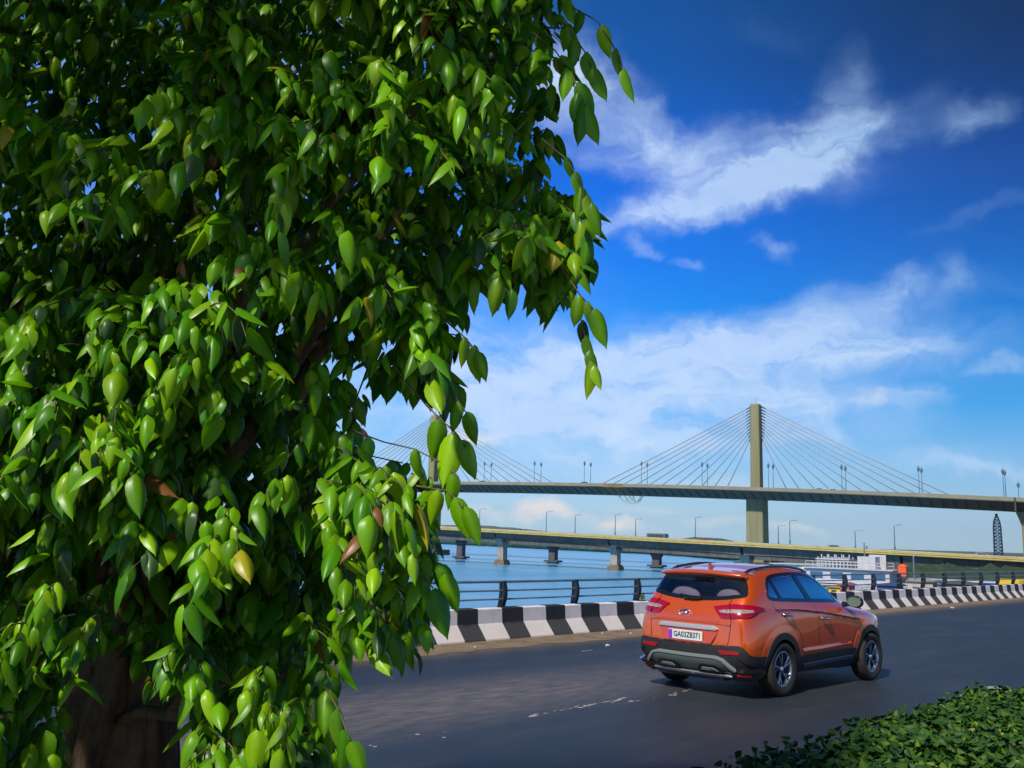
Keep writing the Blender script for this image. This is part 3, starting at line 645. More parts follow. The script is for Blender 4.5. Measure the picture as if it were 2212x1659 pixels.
far_car('car', (.05, .07, .05), 'low dark car on the high bridge between the two cable fans', onhigh(1281))
# tiny riders
def rider(x, label):
    p = onlow(x, -4.2); r_ = empty('scooter', tuple(p), ang)
    MB().tube([(-.5, 0, .45), (0, 0, .5), (.35, 0, .6), (.5, 0, 1.0)], [.16, .2, .14, .06], 6).build('body', mat('scooter_paint', (.08, .08, .09), .4), r_)
    for x_ in (-.6, .6): MB().lathe([(0, -.05), (.25, -.05), (.25, .05), (0, .05)], 12, 'Y', (x_, 0, .25)).build('wheel', Mtyre, r_)
    tag(r_, label, 'scooter', 'scooters on the low bridge')
    q = MB(); q.tube([(-.12, 0, .62), (-.1, 0, .95), (-.02, 0, 1.25), (0, 0, 1.42)], [.20, .18, .2, .08], 8); q.tube([(0, 0, 1.40), (.02, 0, 1.52), (.02, 0, 1.66), (.02, 0, 1.74)], [.07, .12, .13, .05], 8)
    for y_ in (-.2, .2): q.tube([(-.02, y_, 1.28), (.15, y_*1.2, 1.05), (.42, y_, 1.02)], [.06, .05, .04], 6); q.tube([(-.1, y_*.5, .66), (.28, y_*.7, .68), (.25, y_*.7, .3)], [.09, .08, .05], 6)
    o = q.build('person', mat('rider_clothes', (.04, .04, .06), .8), smooth=True, loc=tuple(p), rot=(0, 0, ang)); tag(o, 'person riding '+label.replace('small dark scooter', 'the scooter'), 'person', 'riders on the low bridge')
rider(1873, 'small dark scooter on the low bridge between the main pylon and the tall lamps'); rider(1124, 'small dark scooter on the low bridge near the left lamps')
# ------------------------------------------------------------ the orange car  (x forward from the rear axle, y to its left, z up)
CARX, CARY, CARA = 3.037, 13.137, .771
car = empty('suv', (CARX, CARY, 0), CARA)
tag(car, 'orange compact sport utility car driving away along the road, seen from its rear right corner', 'car')
def paint(name, col, c2=None):
    m = bpy.data.materials.new(name); m.use_nodes = True; b = m.node_tree.nodes['Principled BSDF']
    b.inputs['Base Color'].default_value = (*col, 1); b.inputs['Metallic'].default_value = .38; b.inputs['Roughness'].default_value = .22
    b.inputs['Coat Weight'].default_value = 1; b.inputs['Coat Roughness'].default_value = .03; b.inputs['Coat IOR'].default_value = 1.7
    return m
M_or = paint('orange_paint', (.70, .092, .002))
M_clad = mat('black_cladding', (.016, .016, .018), .55, var=.2, scale=30, bump=.1, bscale=200)
M_gloss = mat('gloss_black', (.008, .008, .01), .12, coat=.6)
M_chrome = mat('chrome', (.85, .87, .90), .12, metal=1)
M_strip = mat('brushed_trim', (.62, .66, .72), .42, metal=.35)
M_silver = mat('satin_silver', (.30, .345, .33), .42, metal=.35)
M_bright = mat('bright_silver', (.62, .64, .66), .25, metal=.8)
M_red = mat('tail_red', (.30, .0015, .022), .18, coat=.35, spec=.4)
M_redd = mat('reflector_red', (.32, .008, .01), .2, coat=.6)
M_clear = mat('clear_lamp', (.30, .25, .22), .25, coat=.3, var=.45, scale=25, detail=2)
M_alloy = mat('alloy', (.42, .50, .60), .22, metal=.9)
M_alloyd = mat('alloy_pocket', (.02, .022, .03), .35, metal=.5)
M_in = mat('cabin_trim', (.035, .035, .045), .8)
M_seat = mat('beige_seat', (.42, .22, .17), .7)
def glass(name, tint, refl):
    m = bpy.data.materials.new(name); m.use_nodes = True; t = m.node_tree; t.nodes.clear()
    o = t.nodes.new('ShaderNodeOutputMaterial'); g_ = t.nodes.new('ShaderNodeBsdfGlossy'); g_.inputs['Roughness'].default_value = .015; g_.inputs['Color'].default_value = (.95, .97, 1, 1)
    tr = t.nodes.new('ShaderNodeBsdfTransparent'); tr.inputs['Color'].default_value = (*tint, 1)
    f = t.nodes.new('ShaderNodeFresnel'); f.inputs['IOR'].default_value = 1.6
    a = t.nodes.new('ShaderNodeMath'); a.operation = 'MULTIPLY_ADD'; a.inputs[1].default_value = .8; a.inputs[2].default_value = refl; t.links.new(f.outputs[0], a.inputs[0])
    mx = t.nodes.new('ShaderNodeMixShader'); t.links.new(a.outputs[0], mx.inputs[0]); t.links.new(tr.outputs[0], mx.inputs[1]); t.links.new(g_.outputs[0], mx.inputs[2]); t.links.new(mx.outputs[0], o.inputs[0])
    return m
M_glass = glass('tinted_glass', (.26, .34, .46), .42); M_rglass = glass('rear_glass', (.60, .76, .98), .07)
M_shadeglass = M_gloss
# control rings of half the shell (right side, y negative), rear centre -> front centre
#        z_rear z_mid z_front  xr    w_r   w_m   w_f   xf    corner radii (rear, front)
rings = [(.27, .25, .24, -.70, .76, .80, .72, 3.22, .26, .40),
         (.36, .36, .36, -.84, .86, .845, .80, 3.37, .26, .42),
         (.50, .50, .50, -.90, .895, .865, .85, 3.44, .24, .46),
         (.66, .66, .64, -.90, .905, .880, .87, 3.45, .24, .50),
         (.82, .82, .77, -.885, .900, .880, .87, 3.43, .26, .52),
         (.95, .95, .88, -.875, .885, .885, .865, 3.37, .30, .56),
         (1.04, 1.03, .96, -.85, .865, .88, .85, 3.22, .32, .50),
         (1.13, 1.10, 1.015, -.79, .835, .855, .80, 2.95, .30, .40),
         (1.21, 1.18, 1.09, -.74, .825, .825, .745, 2.24, .24, .22),
         (1.35, 1.36, 1.32, -.645, .785, .770, .71, 1.88, .20, .22),
         (1.485, 1.525, 1.51, -.565, .725, .72, .665, 1.54, .18, .22),
         (1.575, 1.625, 1.60, -.56, .655, .655, .61, 1.31, .18, .22),
         (1.60, 1.665, 1.632, -.46, .43, .44, .40, 1.16, .15, .15),
         (1.607, 1.675, 1.64, -.36, .0, .0, .0, 1.06, .1, .1)]
T_ = [0, .12, .26, .42, .58, .74, .88, 1]
def half(rg):
    zr, zm, zf, xr, wr, wm, wf, xf, cr, cf = rg; pts = []
    bow = .045 if wr > .3 else 0
    pts.append((xr, 0, zr)); pts.append((xr+bow*.35, -wr*.42, zr)); pts.append((xr+bow*1.0, -wr*.80, zr))
    pts.append((xr+bow+cr*.28, -wr*.955, zr))
    xa, xb = xr+cr+.12, xf-cf-.12
    for t in T_:
        x = xa+(xb-xa)*t; w = wr*(1-t)**2+2*t*(1-t)*(wm*2-(wr+wf)/2)+wf*t*t if wr > 0 else 0
        z = zr*(1-t)**2+2*t*(1-t)*(2*zm-(zr+zf)/2)+zf*t*t
        pts.append((x, -w, z))
    pts.append((xf-cf*.30, -wf*.86, zf)); pts.append((xf-cf*.08, -wf*.5, zf)); pts.append((xf, 0, zf))
    return pts
vs = []; fs = []
HN = 15; RN = 2*HN-2
for rg in rings:
    h = half(rg); full = h+[(p[0], -p[1], p[2]) for p in h[-2:0:-1]]; vs += full
for i in range(len(rings)-1):
    for k in range(RN): fs.append((i*RN+k, i*RN+(k+1) % RN, (i+1)*RN+(k+1) % RN, (i+1)*RN+k))
me = bpy.data.meshes.new('shell'); me.from_pydata(vs, [], fs)
bm = bmesh.new(); bm.from_mesh(me); bmesh.ops.remove_doubles(bm, verts=bm.verts, dist=.0005); bmesh.ops.recalc_face_normals(bm, faces=bm.faces)
cl_ly = bm.edges.layers.float.get('crease_edge') or bm.edges.layers.float.new('crease_edge')
bm.to_mesh(me); bm.free()
tmp = bpy.data.objects.new('shell', me); COL.objects.link(tmp); md = tmp.modifiers.new('s', 'SUBSURF'); md.levels = 4; md.render_levels = 4
dg = bpy.context.evaluated_depsgraph_get(); ev = tmp.evaluated_get(dg); body_me = bpy.data.meshes.new_from_object(ev); bpy.data.objects.remove(tmp)
if sum(p.normal.x*p.center.x+p.normal.y*p.center.y for p in body_me.polygons) < 0: body_me.flip_normals()
BV = BVHTree.FromPolygons([v.co.copy() for v in body_me.vertices], [tuple(p.vertices) for p in body_me.polygons])
def cast(mode, a, z):
    """mode -> surface point and normal. side: a=x; rear: a=y; wrap: a=angle from the rear axis to the right side (deg); top: (x,y)"""
    if mode == 'side': o, d = Vector((a, -3, z)), Vector((0, 1, 0))
    elif mode == 'left': o, d = Vector((a, 3, z)), Vector((0, -1, 0))
    elif mode == 'rear': o, d = Vector((-4, a, z)), Vector((1, 0, 0))
    elif mode == 'front': o, d = Vector((6, a, z)), Vector((-1, 0, 0))
    elif mode == 'top': o, d = Vector((a, z, 4)), Vector((0, 0, -1))
    elif mode == 'wrap': an = R(a); d = Vector((math.cos(an), math.sin(an), 0)); o = Vector((-.1, 0, z))-d*3
    hit, n, _, _ = BV.ray_cast(o, d)
    if hit is None: hit, n, _, _ = BV.find_nearest(o+d*2.2)
    if n.dot(d) > 0: n = -n
    return hit, n
def inpoly(p, poly):
    x, y = p; c = False; n = len(poly)
    for i in range(n):
        x1, y1 = poly[i]; x2, y2 = poly[(i+1) % n]
        if (y1 > y) != (y2 > y) and x < (x2-x1)*(y-y1)/(y2-y1)+x1: c = not c
    return c
def densify(poly, st, sx_=1.):
    o = []
    for i in range(len(poly)):
        a, c = poly[i], poly[(i+1) % len(poly)]; n = max(1, int(math.hypot((c[0]-a[0])*sx_, c[1]-a[1])/st))
        o += [(a[0]+(c[0]-a[0])*k/n, a[1]+(c[1]-a[1])*k/n) for k in range(n)]
    return o
def smoothpoly(poly, it=2):
    for _ in range(it):
        o = []
        for i in range(len(poly)):
            a, c = poly[i], poly[(i+1) % len(poly)]; o += [(a[0]*.75+c[0]*.25, a[1]*.75+c[1]*.25), (a[0]*.25+c[0]*.75, a[1]*.25+c[1]*.75)]
        poly = o
    return poly
def patch(name, poly, m, mode='side', off=.004, depth=.03, holes=(), parent=None, st=.04, smooth=1, offf=None):
    sx_ = .016 if mode == 'wrap' else 1.
    if smooth: poly = smoothpoly(poly, smooth); holes = [smoothpoly(h, smooth) for h in holes]
    outer = densify(poly, st, sx_); hs = [densify(h, st, sx_) for h in holes]
    pts = [Vector((p[0]*sx_, p[1])) for p in outer]; edges = [(i, (i+1) % len(outer)) for i in range(len(outer))]; loops = [list(range(len(outer)))]
    for h in hs:
        b0 = len(pts); pts += [Vector((p[0]*sx_, p[1])) for p in h]; edges += [(b0+i, b0+(i+1) % len(h)) for i in range(len(h))]; loops.append(list(range(b0, b0+len(h))))
    pS = [(p[0]*sx_, p[1]) for p in outer]; hS = [[(p[0]*sx_, p[1]) for p in h] for h in hs]
    xs = [p[0] for p in pS]; ys = [p[1] for p in pS]
    x = min(xs)+st/2
    while x < max(xs):
        y = min(ys)+st/2
        while y < max(ys):
            if inpoly((x, y), pS) and not any(inpoly((x, y), h) for h in hS): pts.append(Vector((x, y)))
            y += st
        x += st
    v2, e2, f2, ov, oe, of_ = delaunay_2d_cdt(pts, edges, [], 0, 1e-6)
    F2 = []
    for f in f2:
        cx_ = sum(v2[i][0] for i in f)/len(f); cy_ = sum(v2[i][1] for i in f)/len(f)
        if inpoly((cx_, cy_), pS) and not any(inpoly((cx_, cy_), h) for h in hS): F2.append(list(f))
    V3 = []; V4 = []
    for p in v2:
        h, n = cast(mode, p[0]/sx_, p[1]); o_ = off if offf is None else offf(p[0]/sx_, p[1])
        V3.append(h+n*o_); V4.append(h+n*(o_-depth))
    nv = len(V3); cnt = {}
    for f in F2:
        for i in range(len(f)):
            a, c = f[i], f[(i+1) % len(f)]; cnt[(a, c)] = 1
    b = MB(); FF = list(F2)
    FF += [(c, a, a+nv, c+nv) for (a, c) in cnt if (c, a) not in cnt]
    b.add(V3+V4, FF)
    o = b.build(name, m, parent or car)
    bm = bmesh.new(); bm.from_mesh(o.data); bmesh.ops.delete(bm, geom=[v for v in bm.verts if not v.link_faces], context='VERTS')
    for f in bm.faces: f.smooth = True
    for e in bm.edges:
        if len(e.link_faces) == 2 and e.calc_face_angle(0) > .7: e.smooth = False
    bm.to_mesh(o.data); bm.free()
    return o
def mirror(poly): return [(-a, z) for a, z in poly][::-1]
def line(name, pl_, wd, m, mode='side', off=.003, depth=.012, parent=None, st=.03):
    up_, dn = [], []; sx_ = .016 if mode == 'wrap' else 1.
    for i, p in enumerate(pl_):
        a = pl_[max(0, i-1)]; c = pl_[min(len(pl_)-1, i+1)]; dx, dz = (c[0]-a[0])*sx_, c[1]-a[1]; l_ = math.hypot(dx, dz); nx, nz = -dz/l_*wd/2/sx_, dx/l_*wd/2
        up_.append((p[0]+nx, p[1]+nz)); dn.append((p[0]-nx, p[1]-nz))
    return patch(name, up_+dn[::-1], m, mode, off, depth, parent=parent, st=st, smooth=0)
# outlines (side view, x forward)
GL = [(-.25, 1.24), (-.245, 1.33), (-.175, 1.47), (-.06, 1.54), (.35, 1.573), (.85, 1.572), (1.17, 1.545), (1.50, 1.41), (1.90, 1.155), (1.70, 1.148), (.90, 1.172), (.10, 1.202), (-.14, 1.212)]
def shrink(poly, k):
    cx_ = sum(p[0] for p in poly)/len(poly); cz = sum(p[1] for p in poly)/len(poly); o = []
    n = len(poly)
    for i in range(n):
        a, p, c = poly[i-1], poly[i], poly[(i+1) % n]; dx, dz = c[0]-a[0], c[1]-a[1]; l_ = math.hypot(dx, dz); nx, nz = -dz/l_, dx/l_
        if (cx_-p[0])*nx+(cz-p[1])*nz < 0: nx, nz = -nx, -nz
        o.append((p[0]+nx*k, p[1]+nz*k))
    return o
RG = [(-.66, 1.245), (-.735, 1.262), (-.705, 1.37), (-.645, 1.49), (-.50, 1.505), (0, 1.51), (.50, 1.505), (.645, 1.49), (.705, 1.37), (.735, 1.262), (.66, 1.245), (.38, 1.20), (0, 1.185), (-.38, 1.20)]
WS = [(.2, 0)]
# cut window and wheel openings out of the shell
side_in = shrink(GL, .03); rear_in = shrink(RG, .03)
bm = bmesh.new(); bm.from_mesh(body_me)
kill = []
for f in bm.faces:
    c = f.calc_center_median()
    if c.z > 1.0 and abs(c.y) > .5 and abs(f.normal.y) > .5 and inpoly((c.x, c.z), side_in): kill.append(f)
    elif c.x < -.4 and f.normal.x < -.3 and c.z > 1.1 and inpoly((c.y, c.z), rear_in): kill.append(f)
    elif c.x > .9 and c.z > 1.12 and f.normal.x > .3 and f.normal.z > .3 and c.z < 1.585 and abs(c.y) < .60: kill.append(f)   # windscreen
    elif abs(c.y) > .42 and min(math.hypot(c.x, c.z-.345), math.hypot(c.x-2.59, c.z-.345)) < .385: kill.append(f)
    elif abs(c.y) > .42 and c.z < .345 and min(abs(c.x), abs(c.x-2.59)) < .385: kill.append(f)
bmesh.ops.delete(bm, geom=kill, context='FACES')
for f in bm.faces: f.smooth = True
bm.to_mesh(body_me); bm.free()
body_me.materials.clear(); body_me.materials.append(M_or)
body = bpy.data.objects.new('body', body_me); COL.objects.link(body); body.parent = car
# windows
for sd in ('side', 'left'):
    fr = patch('window_frame', GL, M_gloss, sd, .004, .02, holes=[shrink(GL, .045)], smooth=1, st=.03)
    g1 = [(-.21, 1.23), (-.20, 1.33), (-.13, 1.45), (-.10, 1.48), (.055, 1.225)]
    g2 = [(-.055, 1.50), (.02, 1.53), (.35, 1.55), (.56, 1.55), (.80, 1.19), (.45, 1.203), (.095, 1.215)]
    g3 = [(.66, 1.55), (.85, 1.548), (1.13, 1.520), (1.46, 1.385), (1.78, 1.175), (1.62, 1.165), (.93, 1.183)]
    for gp in (g1, g2, g3): patch('window', gp, M_glass, sd, -.002, .004, smooth=0, st=.03, parent=None)
    patch('pillar_trim', [(-.105, 1.495), (-.055, 1.515), (.11, 1.21), (.05, 1.21)], M_gloss, sd, .005, .02, smooth=0)
    patch('pillar_trim', [(.55, 1.555), (.67, 1.555), (.94, 1.18), (.79, 1.185)], M_gloss, sd, .005, .02, smooth=0)
    patch('pillar_trim', [(1.60, 1.165), (1.74, 1.195), (1.80, 1.18), (1.86, 1.155), (1.66, 1.155)], M_gloss, sd, .006, .02, smooth=0)
patch('rear_window_frame', RG, M_gloss, 'rear', .003, .02, holes=[shrink(RG, .05)], smooth=1, st=.03)
patch('rear_window', shrink(RG, .03), M_rglass, 'rear', .001, .004, smooth=1, st=.05)
wsp = [(1.10, -.60), (1.24, -.30), (1.27, 0), (1.24, .30), (1.10, .60), (1.62, .70), (2.06, .72), (2.20, .38), (2.24, 0), (2.20, -.38), (2.06, -.72), (1.62, -.70)]
patch('windscreen', wsp, M_glass, 'top', .002, .004, smooth=0, st=.06)
# cabin
MB().box((.85, 0, .80), (2.6, 1.5, .06)).build('cabin_floor', M_in, car)
MB().box((-.55, 0, .96), (.36, 1.3, .03)).build('parcel_shelf', M_in, car)
def seat(x, y, w, hz=1.16, hr=True):
    s_ = MB().sweep([[(x-.10+dx-t*.0, y+sy_*w/2*k, z_) for dx, sy_ in ((0, -1), (.12, -1), (.12, 1), (0, 1))] for z_, dx0, k in ((.82, 0, 1), (1.0, 0, 1), (1.12, 0, .95), (hz, 0, .7)) for t in (0,)])
    o = s_.build('seat', M_seat, car, bevel=.03, smooth=True)
    if hr:
        h_ = MB().sweep([[(x-.09, y-k*.13, z_), (x+.01, y-k*.13, z_), (x+.01, y+k*.13, z_), (x-.09, y+k*.13, z_)] for z_, k in ((hz+.04, .8), (hz+.10, 1), (hz+.19, 1), (hz+.23, .7))]); h_.build('headrest', M_seat, o, bevel=.02, smooth=True)
for y_ in (-.36, .36): seat(1.05, y_, .48, 1.2)
seat(.12, -.38, .44, 1.15, False); seat(.12, .38, .44, 1.15, False)
# rounded beige cushions standing behind the rear window
for y_, w_ in ((.33, .24), (-.36, .20)):
    bm = bmesh.new(); bmesh.ops.create_uvsphere(bm, u_segments=24, v_segments=16, radius=1)
    for v in bm.verts: v.co = Vector((-.44+v.co.x*.07, y_+v.co.y*w_, 1.20+v.co.z*.15*(1 if v.co.z > 0 else .8)))
    me = bpy.data.meshes.new('cushion'); bm.to_mesh(me); bm.free(); me.materials.append(M_seat)
    for p in me.polygons: p.use_smooth = True
    o = bpy.data.objects.new('cushion', me); COL.objects.link(o); o.parent = car
MB().tube([(1.15, -.02, 1.5), (.9, -.06, 1.36), (.8, -.10, 1.22), (.75, -.14, 1.05)], [.05, .07, .09, .10], 10).build('seat_belt_cover', M_seat, car, smooth=True)
# underbody and wheel wells
MB().box((1.30, 0, .30), (3.9, 1.36, .10)).build('underbody', M_gloss, car)
MB().box((-.62, .05, .26), (.30, 1.05, .12)).build('silencer', M_clad, car, bevel=.03)
for x_ in (0, 2.59):
    for s_ in (-1, 1):
        b = MB(); n = 22; sec = []
        for y_ in (.86, .50):
            sec.append([(x_+.40*math.cos(math.pi*k/n), s_*y_, .345+.40*math.sin(math.pi*k/n)) for k in range(n+1)])
        b.sweep(sec, closed=False, cap=False); b.add([(x_, s_*.5, .345)]+sec[1], [(0, k+1, k+2) for k in range(n)]); b.build('wheel_housing', M_gloss, car)
# cladding
def arc(x0, r_, a0, a1, n=18): return [(x0+r_*math.cos(R(a0+(a1-a0)*k/n)), .345+r_*math.sin(R(a0+(a1-a0)*k/n))) for k in range(n+1)]
for sd in ('side', 'left'):
    for x_ in (0, 2.59):
        oo = arc(x_, .465, -14, 194); ii = arc(x_, .378, 194, -14)
        patch('arch_cladding', oo+ii, M_clad, sd, .016, .045, smooth=0, st=.03)
    patch('sill_cladding', [(.40, .475), (.52, .485), (1.3, .50), (2.02, .485), (2.16, .46), (2.17, .27), (1.3, .26), (.42, .27)], M_clad, sd, .012, .04, smooth=0)
    patch('sill_strip', [(.56, .375), (1.3, .395), (2.06, .405), (2.04, .365), (1.3, .35), (.60, .335)], mat('sill_silver', (.10, .16, .26), .3, metal=.7), sd, .030, .03, smooth=0)
    # door seams, character line, handles
    line('door_seam', [(.42, .82), (.50, .72), (.56, .50)], .007, M_gloss, sd, .0015)
    line('door_seam', [(-.17, 1.19), (-.10, 1.10), (.10, .98), (.22, .90), (.42, .82)], .007, M_gloss, sd, .0015)
    line('door_seam', [(.92, 1.14), (.98, .95), (.99, .70), (.95, .50)], .007, M_gloss, sd, .0015)
    line('door_seam', [(1.98, 1.07), (2.06, .90), (2.08, .68), (2.00, .50)], .007, M_gloss, sd, .0015)
    patch('door_crease', [(-.15, 1.105), (.45, 1.068), (1.2, 1.00), (1.9, .918), (2.27, .885), (2.22, .912), (1.9, .948), (1.2, 1.03), (.45, 1.09)], M_or, sd, .009, .02, smooth=0, st=.03, offf=lambda a, z: .0 if z < float(np.interp(a, (-.15, .45, 1.2, 1.9, 2.27), (1.104, 1.079, 1.015, .933, .898))) else .020)
    patch('lower_door_crease', [(.50, .575), (1.2, .61), (1.95, .60), (2.0, .575), (1.3, .555), (.55, .535)], M_or, sd, .006, .02, smooth=0, st=.03, offf=lambda a, z: .016 if z < .575 else .002)
    for hx in (.02, 1.04):
        s_ = -1 if sd == 'side' else 1; pts = []
        for k in range(7):
            f = k/6; h_, n_ = cast(sd, hx+.24*f, 1.035-.022*f-(.075 if hx > .5 else 0)); pts.append(h_+n_*(.012+.030*math.sin(math.pi*f)))
        o = MB().tube(pts, [.010, .017, .019, .019, .019, .017, .010], 10).build('door_handle', M_chrome, car, smooth=True)
        bz_ = patch('handle_recess', smoothpoly([(hx+.02, 1.055-(.075 if hx > .5 else 0)), (hx+.20, 1.045-(.075 if hx > .5 else 0)), (hx+.19, 1.0-(.075 if hx > .5 else 0)), (hx+.06, .995-(.075 if hx > .5 else 0))], 1), M_or, sd, .0012, .01, smooth=1)
        bz_.parent = o
    # flared shoulder over the rear arch and front arch
    for x_ in (0, 2.59):
        oo = arc(x_, .565, -8, 188); ii = arc(x_, .462, 188, -8)
        patch('arch_flare', oo+ii, M_or, sd, .01, .03, smooth=0, st=.03, offf=lambda a, z, x0=x_:   .003+.007*max(0, min(1, (.565-math.hypot(a-x0, z-.345))/.10)))
# rear bumper
top_b = [(0, .630), (12, .633), (30, .642), (40, .660), (45, .668), (48, .65), (52, .57), (56, .545), (66, .535), (71.5, .53)]
low_b = [(72, .33), (55, .30), (30, .275), (0, .265)]
pb = top_b+low_b; full_b = pb+[(-a, z) for a, z in pb[::-1]][1:-1]
patch('rear_bumper', full_b, M_clad, 'wrap', .012, .05, smooth=0, st=.03)
# lower lip flaring out at the corners
lip = [(0, .335), (35, .345), (47, .40), (56, .405), (66, .39), (68, .335), (50, .30), (25, .268), (0, .262)]
patch('bumper_lip', lip+[(-a, z) for a, z in lip[::-1]][1:-1], M_gloss, 'wrap', .05, .10, smooth=0, st=.03, offf=lambda a, z: .045+.055*max(0, min(1, (abs(a)-40)/8))*max(0, min(1, (70-abs(a))/8)))
sk = [(-.50, .50), (-.56, .505), (-.40, .53), (0, .528), (.40, .53), (.56, .505), (.62, .47), (.72, .36), (.60, .33), (.46, .325), (-.46, .325), (-.60, .33), (-.72, .36), (-.62, .47)]
sk = [(-.54, .50), (-.44, .525), (0, .522), (.44, .525), (.54, .50), (.66, .40), (.70, .35), (.50, .335), (0, .33), (-.50, .335), (-.70, .35), (-.66, .40)]
patch('skid_plate', sk, mat('skid_grey', (.13, .16, .15), .5, metal=.2), 'rear', .040, .05, smooth=0, st=.04, offf=lambda a, z: .030+.030*max(0, min(1, (z-.36)/.12)))
patch('skid_edge', [(-.545, .503), (-.44, .53), (0, .527), (.44, .53), (.545, .503), (.72, .36), (.68, .355), (.525, .485), (.43, .503), (0, .50), (-.43, .503), (-.525, .485), (-.68, .355), (-.72, .36)], M_silver, 'rear', .070, .03, smooth=0, st=.03)
for s_ in (-1, 1):
    q = [(s_*.16, .385), (s_*.20, .425), (s_*.42, .425), (s_*.52, .375), (s_*.50, .35), (s_*.14, .35)]
    patch('lower_slot', q, M_gloss, 'rear', .066, .03, smooth=0, st=.03)
    patch('slot_insert', [(s_*.20, .375), (s_*.23, .400), (s_*.40, .400), (s_*.45, .372)], M_silver, 'rear', .072, .02, smooth=0, st=.03)
patch('skid_bar', [(-.60, .332), (-.54, .338), (.54, .338), (.60, .332), (.54, .312), (-.54, .312)], M_bright, 'rear', .078, .02, smooth=0, st=.04)
def lr(name, poly, m, off, depth=.02, st=.02, smooth=0, par=None):
    o = []
    for p_ in (poly, mirror(poly)): o.append(patch(name, p_, m, 'wrap', off, depth, smooth=smooth, st=st))
    return o
lr('bumper_reflector', [(31, .595), (45, .60), (45.5, .56), (34, .548)], M_redd, .022)
lr('lip_reflector', [(46, .372), (53, .376), (54, .358), (47, .356)], M_redd, .106)
lr('bumper_panel', [(44, .53), (50, .46), (62, .39), (68, .40), (66, .43), (56, .50), (48, .55)], M_clad, .026)
# tail lamps wrapping the corner
tl = [(27, 1.118), (31, 1.13), (38, 1.150), (46, 1.168), (56, 1.165), (63, 1.150), (70.5, 1.125), (71.5, 1.115), (66, 1.105), (62, 1.085), (55, 1.02), (52, 1.005), (42, .990), (35, .987), (33, .997)]
tb = [(32, 1.070), (35, 1.082), (41, 1.092), (50, 1.098), (58, 1.098), (57.5, 1.07), (50, 1.056), (41, 1.050), (34, 1.047)]
for mm in (lambda q: q, mirror):
    o = patch('tail_lamp', mm(tl), M_red, 'wrap', .014, .04, smooth=0, st=.02, offf=lambda a, z: .010+.014*math.sin(max(0, min(1, (z-.985)/.19))*math.pi))
    patch('lamp_bar', mm(tb), M_clear, 'wrap', .026, .02, parent=o, smooth=0, st=.015)
    line('lamp_seam', [(p[0], p[1]) for p in mm([(41, .988), (41, 1.165)])], .008, M_gloss, 'wrap', .027, .02, parent=o)
# tailgate seams
for mm in (1, -1):
    line('tailgate_seam', [(mm*43.5, 1.23), (mm*41.5, 1.17), (mm*41, .99), (mm*40, .85), (mm*38.5, .70), (mm*37, .65)], .008, M_gloss, 'wrap', .0015)
line('tailgate_seam', [(-.56, .655), (-.3, .643), (0, .640), (.3, .643), (.56, .655)], .008, M_gloss, 'rear', .002)
patch('tailgate_ledge', [(-.62, .925), (-.45, .945), (0, .95), (.45, .945), (.62, .925), (.62, .905), (.45, .915), (0, .918), (-.45, .915), (-.62, .905)], M_or, 'rear', .01, .03, smooth=0, st=.03, offf=lambda a, z: .016 if z < .93 else .002)
patch('plate_recess', [(-.46, .835), (.46, .835), (.43, .76), (.37, .665), (-.37, .665), (-.43, .76)], M_or, 'rear', .01, .04, smooth=0, st=.03, offf=lambda a, z: .004+.034*max(0, min(1, (.84-z)/.17)))
patch('chrome_strip', [(-.455, .85), (-.40, .885), (.40, .885), (.455, .85), (.44, .832), (-.44, .832)], M_strip, 'rear', .040, .05, smooth=0, st=.03, offf=lambda a, z: .028+.02*max(0, min(1, (z-.83)/.05)))
h_, n_ = cast('rear', .0, .75)
def txt(s_, size, m, name, par, loc, ext=.002, rot=None, sx_=1, bold=0):
    c = bpy.data.curves.new(name, 'FONT'); c.body = s_; c.size = size; c.extrude = ext; c.align_x = 'CENTER'; c.align_y = 'CENTER'; c.offset = bold; c.resolution_u = 3
    t_ = bpy.data.objects.new(name, c); COL.objects.link(t_); dg = bpy.context.evaluated_depsgraph_get(); dg.update(); me = bpy.data.meshes.new_from_object(t_.evaluated_get(dg)); bpy.data.objects.remove(t_)
    me.materials.clear(); me.materials.append(m); o = bpy.data.objects.new(name, me); COL.objects.link(o); o.parent = par; o.location = loc; o.rotation_euler = rot or (R(90), 0, R(-90)); o.scale = (sx_, 1, 1); return o
px_ = h_.x-.045
plate = MB().box((px_, .0, .745), (.008, .53, .122)).build('number_plate', mat('plate_white', (.62, .66, .64), .35), car, bevel=.003)
MB().box((px_-.006, .232, .745), (.006, .055, .108)).build('plate_band', mat('plate_blue', (.22, .03, .50), .4), plate)
txt('GA03Z8371', .098, mat('plate_ink', (.03, .03, .035), .5), 'plate_characters', plate, (px_-.007, -.030, .745), .0015, sx_=.86, bold=.0015)
# oval emblem with a slanted letter
h2, n2_ = cast('rear', .06, 1.025); ex = h2.x-.012
em = MB(); secs = []
for k in range(32):
    a = 2*math.pi*k/32; secs.append([(ex+dx, .06+(.088+dr)*math.cos(a), 1.025+(.048+dr)*math.sin(a)) for dx, dr in ((0, -.007), (-.010, -.004), (-.010, .004), (0, .007), (.012, .007), (.012, -.007))])
em.sweep(secs+[secs[0]], cap=False); emb = em.build('emblem', M_chrome, car, smooth=True)
lt = MB()
for y0, y1 in ((.105, .085), (.035, .015)): lt.tube([(ex-.004, y0, 1.000), (ex-.006, (y0+y1)/2+.003, 1.025), (ex-.004, y1, 1.050)], [.008, .010, .008], 6)
lt.tube([(ex-.005, .088, 1.020), (ex-.007, .06, 1.027), (ex-.005, .033, 1.032)], .007, 6); lt.build('emblem_letter', M_chrome, emb, smooth=True)
h3, _ = cast('rear', .62, .96); txt('CRETA', .045, M_chrome, 'badge', car, (h3.x-.006, .60, .955), .003, rot=(R(90), 0, R(-90-10)))
